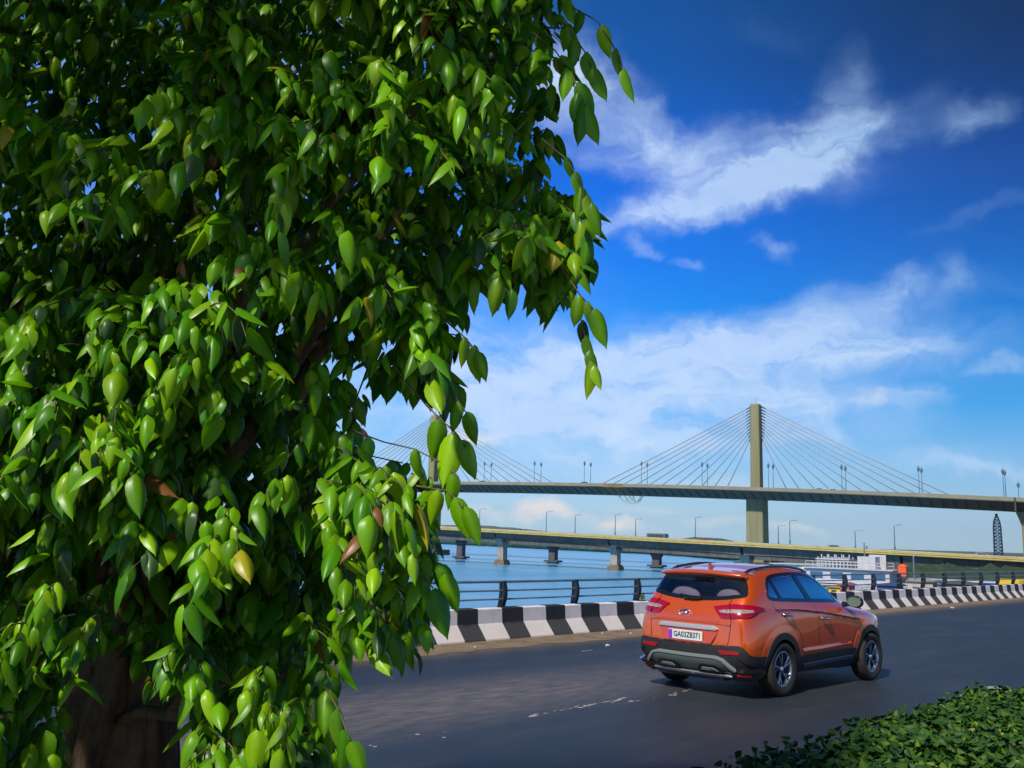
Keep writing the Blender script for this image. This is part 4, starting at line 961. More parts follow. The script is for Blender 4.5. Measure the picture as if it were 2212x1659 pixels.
h3, _ = cast('rear', -.42, .935); txt('1.6', .036, M_chrome, 'badge', car, (h3.x-.008, -.44, .965), .003, rot=(R(90), 0, R(-90+6)))
# rear wiper
h4, _ = cast('rear', 0, 1.22)
wp = MB().tube([(h4.x-.03, .20, 1.250), (h4.x-.045, .10, 1.232), (h4.x-.05, 0, 1.218), (h4.x-.035, -.14, 1.215)], [.012, .020, .024, .012], 8); wp.box((h4.x-.03, .03, 1.215), (.05, .22, .03)); wp.build('rear_wiper', M_gloss, car, smooth=False)
# spoiler
sp_secs = []
for k in range(25):
    y_ = -.665+1.33*k/24; q = abs(y_)/.665; xr_ = -.675+.10*q**3; zt = 1.585-.045*q**2.5; hh = .058*(1-.35*q**4)
    sp_secs.append([(xr_, y_, zt-.018), (xr_+.03, y_, zt-.006), (xr_+.26, y_, zt+.030-.012*q), (xr_+.30, y_, zt-.02), (xr_+.16, y_, zt-hh-.03), (xr_+.012, y_, zt-hh)])
MB().sweep(sp_secs).build('roof_spoiler', M_or, car, smooth=True)
MB().box((-.668, 0, 1.534), (.012, .34, .014)).build('high_brake_lamp', mat('brake_lamp_red', (.10, .004, .004), .3), car)
# roof rails, antenna fin
for s_ in (-1, 1):
    pts = []
    for k in range(13):
        f = k/12; x_ = -.42+1.62*f; y_ = s_*(.60-.02*abs(2*f-1)); z_ = 1.607+.060*math.sin(math.pi*min(1, max(0, f)))**.5 if 0 < f < 1 else 1.565
        h_, n_ = cast('top', x_, y_); pts.append((x_, y_, h_.z+(.024 if 0 < k < 12 else .0)))
    MB().tube(pts, [.012]+[.019]*11+[.012], 8).build('roof_rail', M_gloss, car, smooth=True)
h_, n_ = cast('top', -.30, 0)
MB().sweep([[(-.38+a_, y_*w_, h_.z-.01+z_) for a_, z_, w_ in ((0, 0, 1), (.16, 0, .6), (.135, .02, .5), (.035, .075, .2), (-.005, .078, .15), (.01, .03, .5))] for y_ in (-.030, 0, .030)]).build('antenna_fin', M_or, car, smooth=False)
# mirrors
for s_ in (-1, 1):
    bm = bmesh.new(); bmesh.ops.create_uvsphere(bm, u_segments=24, v_segments=16, radius=1)
    for v in bm.verts:
        x_ = v.co.x*.075; x_ = max(x_, -.035); v.co = Vector((1.88+x_, s_*(.985+v.co.y*.125), 1.165+v.co.z*.085*(1-.15*v.co.y*s_)))
    me = bpy.data.meshes.new('door_mirror'); bm.to_mesh(me); bm.free(); me.materials.append(M_gloss)
    o = bpy.data.objects.new('door_mirror', me); COL.objects.link(o); o.parent = car
    for p in me.polygons: p.use_smooth = abs(p.normal.x) < .98
    g_ = MB(); n = 24; g_.add([(1.842, s_*.985+.104*math.cos(2*math.pi*k/n), 1.165+.068*math.sin(2*math.pi*k/n)) for k in range(n)], [tuple(range(n))])
    g_.build('mirror_glass', mat('mirror_glass', (.10, .16, .13), .3, spec=.3), o, recalc=False)
    MB().tube([(1.86, s_*.80, 1.12), (1.88, s_*.93, 1.13)], [.04, .03], 8).build('mirror_stalk', M_gloss, o)
# front lamp seen past the wing
patch('headlamp', [(2.98, .86), (3.08, .93), (3.22, .90), (3.28, .80), (3.16, .79)], mat('headlamp_glass', (.45, .60, .75), .1, coat=1), 'side', .012, .03, smooth=1, st=.02)
patch('headlamp', [(2.98, .86), (3.08, .93), (3.22, .90), (3.28, .80), (3.16, .79)], M_clear, 'left', .012, .03, smooth=1, st=.02)
patch('front_bumper', [(a, z) for a, z in ((-.86, .50), (-.5, .54), (.5, .54), (.86, .50), (.80, .27), (-.80, .27))], M_clad, 'front', .012, .03, smooth=0)
patch('grille', [(-.45, .86), (.45, .86), (.38, .58), (-.38, .58)], M_gloss, 'front', .01, .02, smooth=0)
# wheels
def wheel(x0, s_):
    w = empty('wheel', (x0, s_*.795, .345), 0, car); sy_ = s_
    R_ = .345
    MB().lathe([(.225, -.085), (.26, -.108), (.305, -.112), (.332, -.098), (.344, -.07), (.345, 0), (.344, .07), (.332, .098), (.305, .112), (.26, .108), (.225, .085)], 56, 'Y').build('tyre', Mt, w, smooth=True)
    MB().lathe([(.226, sy_*.088), (.214, sy_*.092), (.206, sy_*.080), (.200, sy_*.02), (.200, -sy_*.08), (.226, -sy_*.088)], 48, 'Y').build('rim', M_alloy, w, smooth=True)
    MB().lathe([(0, sy_*.00), (.20, sy_*.00), (.20, -sy_*.02), (0, -sy_*.02)], 32, 'Y').build('brake_disc', M_alloyd, w)
    sp = MB()
    for k in range(5):
        a = 2*math.pi*k/5+.30
        def P(r_, da, y): return (r_*math.cos(a+da), sy_*y, r_*math.sin(a+da))
        # main arm
        sp.sweep([[P(r_, da-hw, y), P(r_, da, y+.010), P(r_, da+hw, y), P(r_, da+hw*.8, y-.03), P(r_, da-hw*.8, y-.03)] for r_, da, hw, y in ((.045, 0, .42, .060), (.09, .02, .17, .070), (.14, .05, .095, .078), (.205, .09, .085, .082))])
        # side arm joining the rim, giving the turbine look
        sp.sweep([[P(r_, da-hw, y), P(r_, da, y+.008), P(r_, da+hw, y), P(r_, da+hw*.8, y-.025), P(r_, da-hw*.8, y-.025)] for r_, da, hw, y in ((.085, .10, .10, .060), (.13, .30, .075, .070), (.17, .42, .065, .076), (.205, .50, .07, .080))])
    sp.build('spokes', M_alloy, w)
    MB().lathe([(0, sy_*.082), (.026, sy_*.080), (.032, sy_*.070), (.034, sy_*.05), (0, sy_*.05)], 20, 'Y').build('hub_cap', M_bright, w, smooth=True)
Mt = mat('tyre_rubber_brownish', (.020, .016, .013), .8, var=.3, scale=12, bump=.2, bscale=60)
for x_ in (0, 2.59):
    for s_ in (-1, 1): wheel(x_, s_)
# ------------------------------------------------------------ sea haze between the camera and the hills
hz_ = bpy.data.materials.new('haze_air'); hz_.use_nodes = True; t_ = hz_.node_tree; t_.nodes.clear(); o_ = t_.nodes.new('ShaderNodeOutputMaterial'); v_ = t_.nodes.new('ShaderNodeVolumePrincipled')
v_.inputs['Color'].default_value = (.80, .92, 1, 1); v_.inputs['Density'].default_value = .00008; v_.inputs['Anisotropy'].default_value = .2; t_.links.new(v_.outputs[0], o_.inputs['Volume'])
hb_ = MB().box((0, 2200, 66), (11000, 5400, 150)).build('haze', hz_); tag(hb_, kind='stuff')
# ------------------------------------------------------------ riverside craft and quay beyond the barrier (right)
def wat(x, Y): p = at(x, 1250, Y); return np.array([p[0], p[1], WATER])
Mwh = mat('boat_white', (.46, .46, .50), .5, var=.12, scale=1.5); Mcream = mat('boat_cream', (.66, .66, .52), .6, var=.1, scale=1); Mblue = mat('boat_blue', (.02, .16, .50), .5, var=.3, scale=1)
Mgl2 = mat('ship_window', (.03, .10, .20), .15, spec=.8); Msteel = mat('grey_steel', (.20, .21, .24), .5, metal=.3); Morange = mat('orange_canvas', (.75, .10, .02), .7)
def ship(name, x, Y, L_, W_, decks, col, label, cat, rz=None, hull=None, dh=2.1, bridge=True, rails=True):
    r_ = empty(name, wat(x, Y), ang if rz is None else rz); tag(r_, label, cat, 'boats moored along the bank')
    hl_ = []
    for k in range(9):
        f = k/8; xx = -L_/2+L_*f; w = W_/2*(1-max(0, (f-.7)/.3)**2*.85); z0_ = .9+.6*max(0, (f-.6)/.4)
        hl_.append([(xx, -w*.75, -.5), (xx, w*.75, -.5), (xx, w, z0_), (xx, -w, z0_)])
    MB().sweep(hl_).build('hull', hull or col, r_)
    z = .95
    for d in range(decks):
        l_ = L_*(.82-.07*d); w = W_*(.9-.05*d); c_ = MB().box((-L_*.04, 0, z+dh/2), (l_, w, dh-.25)).build('deck_house', col, r_)
        n = max(3, int(l_/2.2))
        for k in range(n): MB().box((-L_*.04-l_/2+l_*(k+.5)/n, -w/2-.03, z+dh*.55), (l_/n*.62, .1, dh*.38)).build('window', Mgl2, c_)
        MB().box((-L_*.04, 0, z+dh-.07), (l_+1.0, w+.8, .12)).build('deck_plate', Mwh, r_)
        z += dh
    if bridge:
        MB().box((L_*.12, 0, z+.8), (L_*.16, W_*.5, 1.6)).build('wheelhouse', Mwh, r_); MB().tube([(L_*.08, 0, z+1.6), (L_*.08, 0, z+3.4)], .09, 6).build('mast', Msteel, r_)
    if not rails: return r_
    rl = MB()
    for w in (-W_*.44, W_*.44):
        for h_ in (.4, .8): rl.tube([(-L_*.42, w, z+h_), (L_*.30, w, z+h_)], .04, 5)
        for k in range(12): rl.tube([(-L_*.42+L_*.72*k/11, w, z), (-L_*.42+L_*.72*k/11, w, z+.8)], .035, 5)
    rl.build('deck_railing', Mwh, r_)
    return r_
ship('river_boat', 1752, 150, 12, 8, 2, Mcream, 'cream river boat moored behind the roof of the orange car', 'boat', bridge=False, rails=False)
ship('river_boat', 1850, 125, 14, 6, 2, Mwh, 'big white river boat with blue windows just right of the orange car', 'boat', hull=Mwh)
ship('river_boat', 1900, 112, 9, 4, 1, Mwh, 'small white boat below the white signboard tower', 'boat', dh=1.7, bridge=False)
ship('river_boat', 1960, 114, 11, 4, 1, Mblue, 'dark blue boat under the orange shelter', 'boat', hull=mat('navy_hull', (.01, .04, .22), .5), dh=1.9, bridge=False)
ship('river_boat', 2085, 110, 12, 3.6, 1, mat('sky_blue_tarp', (.02, .26, .75), .6, var=.25, scale=1), 'bright blue covered boat at the bank seen through the far railing', 'boat', dh=3.5, bridge=False, rails=False)
ship('river_boat', 2135, 116, 12, 3.2, 1, mat('sky_blue_paint', (.05, .34, .80), .6, var=.25, scale=1), 'long low blue boat nearest the right edge behind the railing', 'boat', dh=3.0, bridge=False, rails=False)
# lattice landing stage of white posts
p = wat(1806, 132); sc_ = empty('landing_stage', p, ang); tag(sc_, 'white landing stage of upright posts and cross bars right of the orange car roof', 'landing stage')
for i in range(9):
    for j in (0, 1): MB().tube([(-2.0+i*.5, -1.5+3*j, -.5), (-2.0+i*.5, -1.5+3*j, 6.5+.35*(i % 2))], .09, 6).build('post', Mwh, sc_)
for h_ in (1.2, 2.9, 4.6, 6.2): MB().box((0, 0, h_), (4.6, 3.4, .16)).build('platform', Mwh, sc_)
for i in range(4): MB().box((-1.5+i*1.0, -1.72, 3.8), (.5, .08, 1.1)).build('panel', mat('pinkish_panel', (.34, .24, .25), .7), sc_)
# signboard tower with a red mark
p = wat(1897, 125); tw = empty('signboard_tower', p, HEAD-1.2); tag(tw, 'white signboard tower with a red mark, right of the landing stage', 'tower')
MB().box((0, 0, 3.35), (2.1, 1.2, 7.3)).build('tower_body', Mwh, tw, bevel=.05); mk = MB(); mk.tube([(-.5, -.62, 4.2), (0, -.62, 5.9), (.5, -.62, 4.2)], .12, 6); mk.tube([(-.4, -.62, 5.3), (.4, -.62, 5.3)], .1, 6); mk.tube([(-.35, -.62, 4.6), (.35, -.62, 4.9)], .1, 6)
mk.build('red_mark', mat('sign_paint_red', (.6, .06, .06), .5), tw)
# orange shelter, quay huts, pole
p = wat(1951, 122); oh = empty('shelter', p, ang); tag(oh, 'small orange-red shelter standing above the blue boat', 'shelter')
MB().box((0, 0, 5.0), (1.0, 1.0, 1.3)).build('canvas', Morange, oh, bevel=.06); MB().sweep([[(-.9*k, -.9*k, z), (.9*k, -.9*k, z), (.9*k, .9*k, z), (-.9*k, .9*k, z)] for z, k in ((5.6, .62), (5.95, .15))]).build('roof', Morange, oh)
for i in (-.4, .4): MB().box((i, 0, 2.1), (.12, .12, 4.6)).build('leg', Msteel, oh)
p = wat(1975, 110); ql = MB().tube([(0, 0, 0), (0, 0, 7.0), (.5, 0, 7.3)], .09, 6); tag(ql.build('quay_lamp', Mpole, loc=tuple(p)), 'slim grey pole on the quay right of the orange shelter', 'lamp post')
hc = [(2075, 88, (.10, .12, .10), 3.0, 2.6, 'dark green hut between the far posts'), (2108, 96, (.10, .22, .40), 2.4, 1.9, 'grey tin hut left of the far blue boats'), (1862, 88, (.50, .52, .55), 1.8, 1.6, 'low white kiosk at the quay edge right of the door mirror'), (1940, 84, (.30, .12, .09), 1.2, 1.3, 'low red-brown kiosk below the blue hut'), (2008, 84, (.04, .22, .48), 1.7, 1.9, 'small blue kiosk below the beige hut'), (1745, 140, (.35, .33, .30), 5, 4.4, 'grey hut on the quay beside the car windscreen'), (1812, 100, (.60, .42, .04), 1.5, 1.5, 'yellow crate-like kiosk low behind the first post right of the car'), (1830, 96, (.42, .12, .12), .9, 1.9, 'tiny reddish kiosk behind the car windscreen'),
      (1922, 90, (.04, .09, .26), 1.9, 2.2, 'dark blue quay hut left of the orange shelter'), (1993, 92, (.42, .38, .32), 2.2, 2.6, 'beige quay hut with a dark opening'), (2020, 100, (.20, .10, .07), 2.6, 2.3, 'brown-roofed quay hut behind the railing'), (2045, 98, (.16, .30, .48), 2.0, 2.2, 'pale blue-grey hut behind the railing'), (1880, 130, (.30, .34, .42), 6, 4.9, 'long grey shed behind the white boats')]
qs = []
for x in (1735, 1900, 2070, 2140):
    a_, e_ = wat(x, 80), wat(x, 102); qs.append([a_, e_, e_+np.array([0, 0, 2.2]), a_+np.array([0, 0, 2.2])])
tag(MB().sweep(qs).build('quay', mat('quay_concrete', (.24, .23, .22), .9, var=.3, scale=.8)), kind='structure')
for x, Y, c, w, h, lb in hc:
    p = wat(x, Y)+np.array([0, 0, 2.2 if Y < 102.5 else 0]); r_ = empty('quay_hut', p, ang); tag(r_, lb, 'hut', 'huts on the quay')
    MB().box((0, 0, h/2), (w, 2.4, h)).build('wall', mat('hut_wall', c, .8, var=.3, scale=1.5), r_); MB().sweep([[(-w/2-.2, y_, h), (0, y_, h+.18), (w/2+.2, y_, h), (w/2+.2, y_, h-.1), (-w/2-.2, y_, h-.1)] for y_ in (-1.4, 1.4)]).build('roof', mat('hut_roof', tuple(q*.6 for q in c), .8), r_)
    MB().box((-w*.15, -1.22, h*.62), (w*.35, .06, h*.28)).build('window', Mglass, r_)
# wooded near bank at the right, under the low bridge
b = MB(); secs = []
for x, Y, w in ((1970, 190, 40), (2030, 150, 45), (2120, 135, 60), (2300, 125, 90), (2700, 110, 120)):
    p = wat(x, Y); dd = np.array([p[0], p[1], 0])/np.hypot(p[0], p[1]); secs.append([p+np.array([0, 0, -.4]), p+dd*5+np.array([0, 0, 1.0]), p+dd*w+np.array([0, 0, 2.2]), p+dd*(w+400)+np.array([0, 0, 2.4])])
b.sweep(secs, closed=False); tag(b.build('right_bank', mat('right_bank_soil', (.06, .07, .035), 1, var=.4, scale=.2)), kind='structure')
b = MB(); rr = random.Random(12)
for i in range(260):
    x = rr.uniform(1975, 2420); Y = 140+rr.random()**2*90+(2100-x)*.08; p = wat(x, Y); clump(p+np.array([0, 0, .6]), rr.uniform(1.6, 3.6), rr.uniform(2.4, 5.2), i*2.3)
tag(b.build('bank_scrub', mat('scrub_green', (.022, .045, .018), .95, var=.5, scale=.5, detail=8), smooth=True), 'dark scrub covering the bank under the right end of the low bridge', 'scrub', kind='stuff')
# yellow lorry at the far right edge
p = rd(66, 15.6, -.1); p = at(2206, 1268, 70.); yl = empty('lorry', (p[0], p[1], p[2]-1.2), HEAD-.4); tag(yl, 'yellow lorry with a red stripe cut off by the right edge of the photo', 'lorry')
MB().box((0, 0, 1.1), (2.6, 1.7, 1.3)).build('cargo_box', mat('lorry_yellow', (.75, .48, .02), .5), yl, bevel=.04); MB().box((0, -.86, .78), (2.5, .03, .22)).build('stripe', Morange, yl); MB().box((1.75, 0, .95), (.8, 1.6, 1.2)).build('cab', mat('cab_yellow', (.75, .48, .02), .4), yl, bevel=.12)
for x_ in (-.8, 1.5):
    for y_ in (-.8, .8): MB().lathe([(0, -.12), (.36, -.12), (.36, .12), (0, .12)], 18, 'Y', (x_, y_, .36)).build('wheel', Mtyre, yl)
MB().box((.3, 0, .4), (3.6, 1.2, .12)).build('chassis', Msteel, yl)
# tall lattice tower beyond the low bridge
p = wat(2160, 300); Zt = at(2160, 1115, 300.)[2]-WATER; lt_ = empty('lattice_tower', p, ang); tag(lt_, 'tall tapering grey lattice tower behind the right end of the low bridge', 'tower')
b = MB(); nseg = 18
def tw_(z): return 1.25*(1-.22*z/Zt-.55*max(0, (z/Zt-.86)/.14)**1.3)
b2 = MB()
for i, j in ((-1, -1), (1, -1), (1, 1), (-1, 1)): MB().tube([(i*tw_(z), j*tw_(z), z) for z in np.linspace(0, Zt, 12)], .16, 6).build('leg', mat('tower_steel', (.34, .38, .46), .6), lt_)
for k in range(nseg):
    z0_, z1_ = Zt*k/nseg, Zt*(k+1)/nseg; a0, a1 = tw_(z0_), tw_(z1_); cs_ = ((-1, -1), (1, -1), (1, 1), (-1, 1))
    for m_ in range(4):
        c0, c1_ = cs_[m_], cs_[(m_+1) % 4]; b2.tube([(c0[0]*a0, c0[1]*a0, z0_), (c1_[0]*a1, c1_[1]*a1, z1_)], .07, 4); b2.tube([(c1_[0]*a0, c1_[1]*a0, z0_), (c0[0]*a1, c0[1]*a1, z1_)], .07, 4); b2.tube([(c0[0]*a0, c0[1]*a0, z0_), (c1_[0]*a0, c1_[1]*a0, z0_)], .12, 4)
b2.build('bracing', mat('brace_steel', (.30, .34, .42), .6), lt_); MB().box((0, 0, Zt+.3), (tw_(Zt)*2.3, tw_(Zt)*2.3, .9)).build('head', mat('tower_dark', (.03, .04, .06), .6), lt_)
# ------------------------------------------------------------ leaves
def leaf_mat(name, rough=.36, trans=.25, spec=.38):
    m = bpy.data.materials.new(name); m.use_nodes = True; t = m.node_tree; b = t.nodes['Principled BSDF']
    a = t.nodes.new('ShaderNodeAttribute'); a.attribute_name = 'leafcol'
    n = t.nodes.new('ShaderNodeTexNoise'); n.inputs['Scale'].default_value = 30; n.inputs['Detail'].default_value = 3
    c = t.nodes.new('ShaderNodeTexCoord'); t.links.new(c.outputs['Object'], n.inputs[0])
    mr = t.nodes.new('ShaderNodeMapRange'); t.links.new(n.outputs['Fac'], mr.inputs[0]); mr.inputs[3].default_value = .8; mr.inputs[4].default_value = 1.2
    v = t.nodes.new('ShaderNodeVectorMath'); v.operation = 'SCALE'; t.links.new(a.outputs['Color'], v.inputs[0]); t.links.new(mr.outputs[0], v.inputs['Scale'])
    t.links.new(v.outputs[0], b.inputs['Base Color']); b.inputs['Roughness'].default_value = rough; b.inputs['Specular IOR Level'].default_value = spec
    tr = t.nodes.new('ShaderNodeBsdfTranslucent'); t.links.new(v.outputs[0], tr.inputs[0]); mx = t.nodes.new('ShaderNodeMixShader'); mx.inputs[0].default_value = trans
    t.links.new(b.outputs[0], mx.inputs[1]); t.links.new(tr.outputs[0], mx.inputs[2]); t.links.new(mx.outputs[0], t.nodes['Material Output'].inputs[0])
    return m
class Leaves:
    """vectorised ovate, folded, drooping leaves"""
    TT = np.array([0, .10, .24, .42, .62, .80, .92, 1.]); WW = np.array([.16, .74, .98, 1., .84, .48, .13, .0])
    def __init__(s): s.p = []; s.d = []; s.n = []; s.L = []; s.W = []; s.c = []; s.k = []
    def add(s, p, d, n, L_, W_, c, curl): s.p.append(p); s.d.append(d); s.n.append(n); s.L.append(L_); s.W.append(W_); s.c.append(c); s.k.append(curl)
    def build(s, name, m, parent):
        p = np.array(s.p, float); d = np.array(s.d, float); n = np.array(s.n, float); L_ = np.array(s.L)[:, None]; W_ = np.array(s.W)[:, None]; k_ = np.array(s.k)[:, None]
        d /= np.linalg.norm(d, axis=1)[:, None]; n -= d*(n*d).sum(1)[:, None]; n /= np.linalg.norm(n, axis=1)[:, None]+1e-9; sd = np.cross(d, n)
        NL = len(p); nt_, nc = len(s.TT), 5; V = np.zeros((NL, nt_, nc, 3)); pos = p.copy()
        dd = d.copy(); nn = n.copy(); prev = 0
        for i, t in enumerate(s.TT):
            st = (t-prev)*L_; pos = pos+dd*st; th = k_*(math.sqrt(t)-math.sqrt(prev))      # bend about the side axis, away from the face normal
            c_, s_ = np.cos(th), np.sin(th); dd, nn = dd*c_-nn*s_, nn*c_+dd*s_; prev = t
            for j, q in enumerate((-1, -.5, 0, .5, 1)):
                w = W_*.5*s.WW[i]*q; fold = abs(q)*s.WW[i]*W_*.5*(.40 if abs(q) < .6 else .72)
                V[:, i, j] = pos+sd*w-nn*fold
        V = V.reshape(-1, 3)
        f = np.array([[i*nc+j, i*nc+j+1, (i+1)*nc+j+1, (i+1)*nc+j] for i in range(nt_-1) for j in range(nc-1)])
        Fc = (f[None]+np.arange(NL)[:, None, None]*(nt_*nc)).reshape(-1, 4)
        me = bpy.data.meshes.new(name); me.vertices.add(len(V)); me.vertices.foreach_set('co', V.ravel()); me.loops.add(Fc.size); me.loops.foreach_set('vertex_index', Fc.ravel().astype(np.int32))
        me.polygons.add(len(Fc)); me.polygons.foreach_set('loop_start', np.arange(0, Fc.size, 4, dtype=np.int32)); me.polygons.foreach_set('loop_total', np.full(len(Fc), 4, dtype=np.int32)); me.update(calc_edges=True)
        me.polygons.foreach_set('use_smooth', np.ones(len(Fc), dtype=bool))
        col = np.ones((NL, nt_*nc, 4)); base = np.array(s.c); col[:, :, :3] = base[:, None, :]
        rib = np.tile(np.array([1, 1, 1.1, 1, 1]), nt_); col[:, :, :3] *= rib[None, :, None]
        at_ = me.color_attributes.new('leafcol', 'FLOAT_COLOR', 'POINT'); at_.data.foreach_set('color', col.reshape(-1).astype(np.float32))
        me.materials.append(m); o = bpy.data.objects.new(name, me); COL.objects.link(o); o.parent = parent; return o
def pal(r_, bias=0):
    q = r_.random()
    if q < .014: return (.36, .33, .012) if r_.random() < .65 else (.20, .085, .02)
    if q < .48+bias: c = (.130, .330, .003)
    elif q < .74: c = (.060, .215, .003)
    elif q < .93: c = (.230, .430, .004)
    else: c = (.045, .10, .025)
    k = r_.uniform(.75, 1.25); return tuple(x*k for x in c)
# ------------------------------------------------------------ the fig tree on the left
TB = np.array([-1.22, 3.1, .14])
tree = empty('fig_tree', tuple(TB)); tag(tree, 'big weeping fig tree with drooping glossy green leaves filling the left of the view', 'tree')
Mbark = mat('fig_bark', (.17, .105, .060), .9, var=.7, scale=14, bump=1.0, bscale=26, stretch=(1, 1, .35))
tl_ = lambda p: np.array(p)-TB
rr = random.Random(5)
b = MB()
def wob(p0, p1, n, amp, sd):
    p0, p1 = np.array(p0, float), np.array(p1, float)
    return [p0+(p1-p0)*k/n+np.array([noise.noise((k*.7, sd, 0)), noise.noise((k*.7, sd, 5)), .3*noise.noise((k*.7, sd, 9))])*amp*math.sin(math.pi*k/n) for k in range(n+1)]
b.tube([tl_(q) for q in wob((-1.22, 3.1, 0), (-1.22, 3.15, 1.9), 8, .06, 1)], [.28, .23, .21, .20, .20, .18, .15, .11, .08], 16)
for k in range(14):    # fused aerial roots and stems wrapped round the bole
    a = 2*math.pi*k/14+.2; tw2 = rr.uniform(.4, 1.3); r0_ = rr.uniform(.25, .34); r1_ = rr.uniform(.05, .09); rd_ = rr.uniform(.028, .06)
    pts = [tl_((-1.22+.0*q+(r0_+(r1_-r0_)*q)*math.cos(a+tw2*q)+.03*noise.noise((q*3, k, 0)), 3.1+(r0_+(r1_-r0_)*q)*math.sin(a+tw2*q), 0+1.9*q)) for q in np.linspace(0, 1, 12)]
    b.tube(pts, [rd_*1.3, rd_, rd_, rd_*.9, rd_*.9, rd_, rd_*.9, rd_*.8, rd_*.8, rd_*.7, rd_*.7, rd_*.6], 8)
b.build('trunk', Mbark, tree, smooth=True)
limbs = [((-1.25, 3.15, 1.8), (-2.3, 3.3, 3.6), .10), ((-1.25, 3.15, 1.8), (-1.0, 3.0, 3.8), .11), ((-1.2, 3.1, 1.6), (-.35, 2.9, 3.0), .08), ((-1.2, 3.05, 1.5), (-.72, 2.9, 2.0), .05), ((-1.3, 3.1, 1.5), (-2.2, 2.7, 2.4), .07), ((-1.2, 3.0, 1.3), (-.55, 2.45, 1.55), .035),
         ((-1.1, 3.0, 1.9), (-.2, 3.5, 3.4), .07), ((-1.12, 3.05, 2.3), (-.1, 2.4, 3.3), .045), ((-1.3, 3.2, 1.9), (-1.6, 4.2, 3.6), .09), ((-.98, 2.75, .9), (-.86, 2.42, 1.25), .022), ((-.86, 2.42, 1.25), (-.70, 2.38, 1.20), .012)]
for k, (a, c, r_) in enumerate(limbs): MB().tube([tl_(q) for q in wob(a, c, 7, .22, k*3.3)], [r_*.62*(1-.12*i) for i in range(8)], 9).build('branch', Mbark, tree, smooth=True)
# crown outline in the picture gives its extent; leaves are grown at their own depths in space
CR = [(-900, -1100), (1250, -1100), (1200, -300), (1190, 0), (1150, 90), (1145, 200), (1165, 300), (1185, 400), (1235, 440), (1230, 520), (1205, 580), (1215, 630), (1150, 645), (1060, 590), (1000, 640), (975, 690), (970, 720), (960, 790), (965, 830), (930, 840), (890, 830), (840, 815), (790, 800), (745, 830), (715, 910), (740, 975), (830, 985), (880, 1010), (915, 1050), (900, 1120), (885, 1160), (890, 1210), (875, 1290), (840, 1345), (770, 1365), (700, 1370), (660, 1400), (690, 1440), (715, 1540), (700, 1800), (420, 1900), (430, 1580), (420, 1480), (390, 1430), (330, 1400), (250, 1350), (180, 1400), (140, 1500), (150, 1900), (-900, 1900)]
CRi = [(x, y) for x, y in CR]
Mleaf = leaf_mat('fig_leaf'); Mstem = mat('fig_twig', (.10, .085, .03), .7, var=.3, scale=20)
LV = Leaves(); stems = MB(); rr = random.Random(11)
SCL = 1.0
def add_leaf(pos, outw, size, r_, bias=0, hang=1.):
    """petiole leaves the twig, blade droops straight down, face roughly outwards"""
    yaw = r_.gauss(0, 1.0); ow = np.array([outw[0]*math.cos(yaw)-outw[1]*math.sin(yaw), outw[0]*math.sin(yaw)+outw[1]*math.cos(yaw), 0])
    tilt = max(.1, r_.gauss(.95, .30))/hang
    d = ow*math.sin(tilt)+np.array([r_.gauss(0, .16), r_.gauss(0, .10), -math.cos(tilt)]); n = ow*math.cos(tilt)+np.array([0, 0, math.sin(tilt)])
    L_ = size*r_.uniform(.55, 1.15); LV.add(pos, d, n, L_, L_*r_.uniform(.36, .50), pal(r_, bias), r_.gauss(1.05, .35))
def twig(p0, dirv, ln_, size, nleaf, r_, stem=True, bias=0):
    pts = [np.array(p0, float)]; d = np.array(dirv, float); d /= np.linalg.norm(d); n = 7
    for k in range(n):
        d = d+np.array([r_.gauss(0, .06), r_.gauss(0, .06), -.20]); d /= np.linalg.norm(d); pts.append(pts[-1]+d*ln_/n)
    if stem: stems.tube([q-TB for q in pts], [.0024*(1-.08*k) for k in range(n+1)], 5, cap=False)
    oh = np.array([d[0], d[1], 0.]) if abs(d[0])+abs(d[1]) > .05 else np.array([0., -1., 0.]); oh /= np.linalg.norm(oh)
    for k in range(nleaf):
        f = (k+.5+r_.uniform(-.2, .2))/nleaf*n; i = min(int(f), n-1); q = pts[i]+(pts[i+1]-pts[i])*(f-i)
        s_ = 1 if k % 2 else -1; sdv = np.array([-oh[1], oh[0], 0])*s_
        ow = oh*.5+sdv*r_.uniform(.3, .9)+np.array([0, -.55, 0]); ow[2] = 0; ow /= np.linalg.norm(ow)
        pet = ow*.014+np.array([0, 0, .004]); add_leaf(q+pet-TB, ow, size, r_, bias)
def depth_front(x, y):
    # the crown's near surface: rounded, nearest at the middle left, with lumps
    return 2.02+.000010*max(0, x-700)**1.9*.12+.16*noise.noise((x*.004, y*.004, 2))+.10*noise.noise((x*.012, y*.012, 7))
def in_holes(x, y): return False
cnt_t = 0
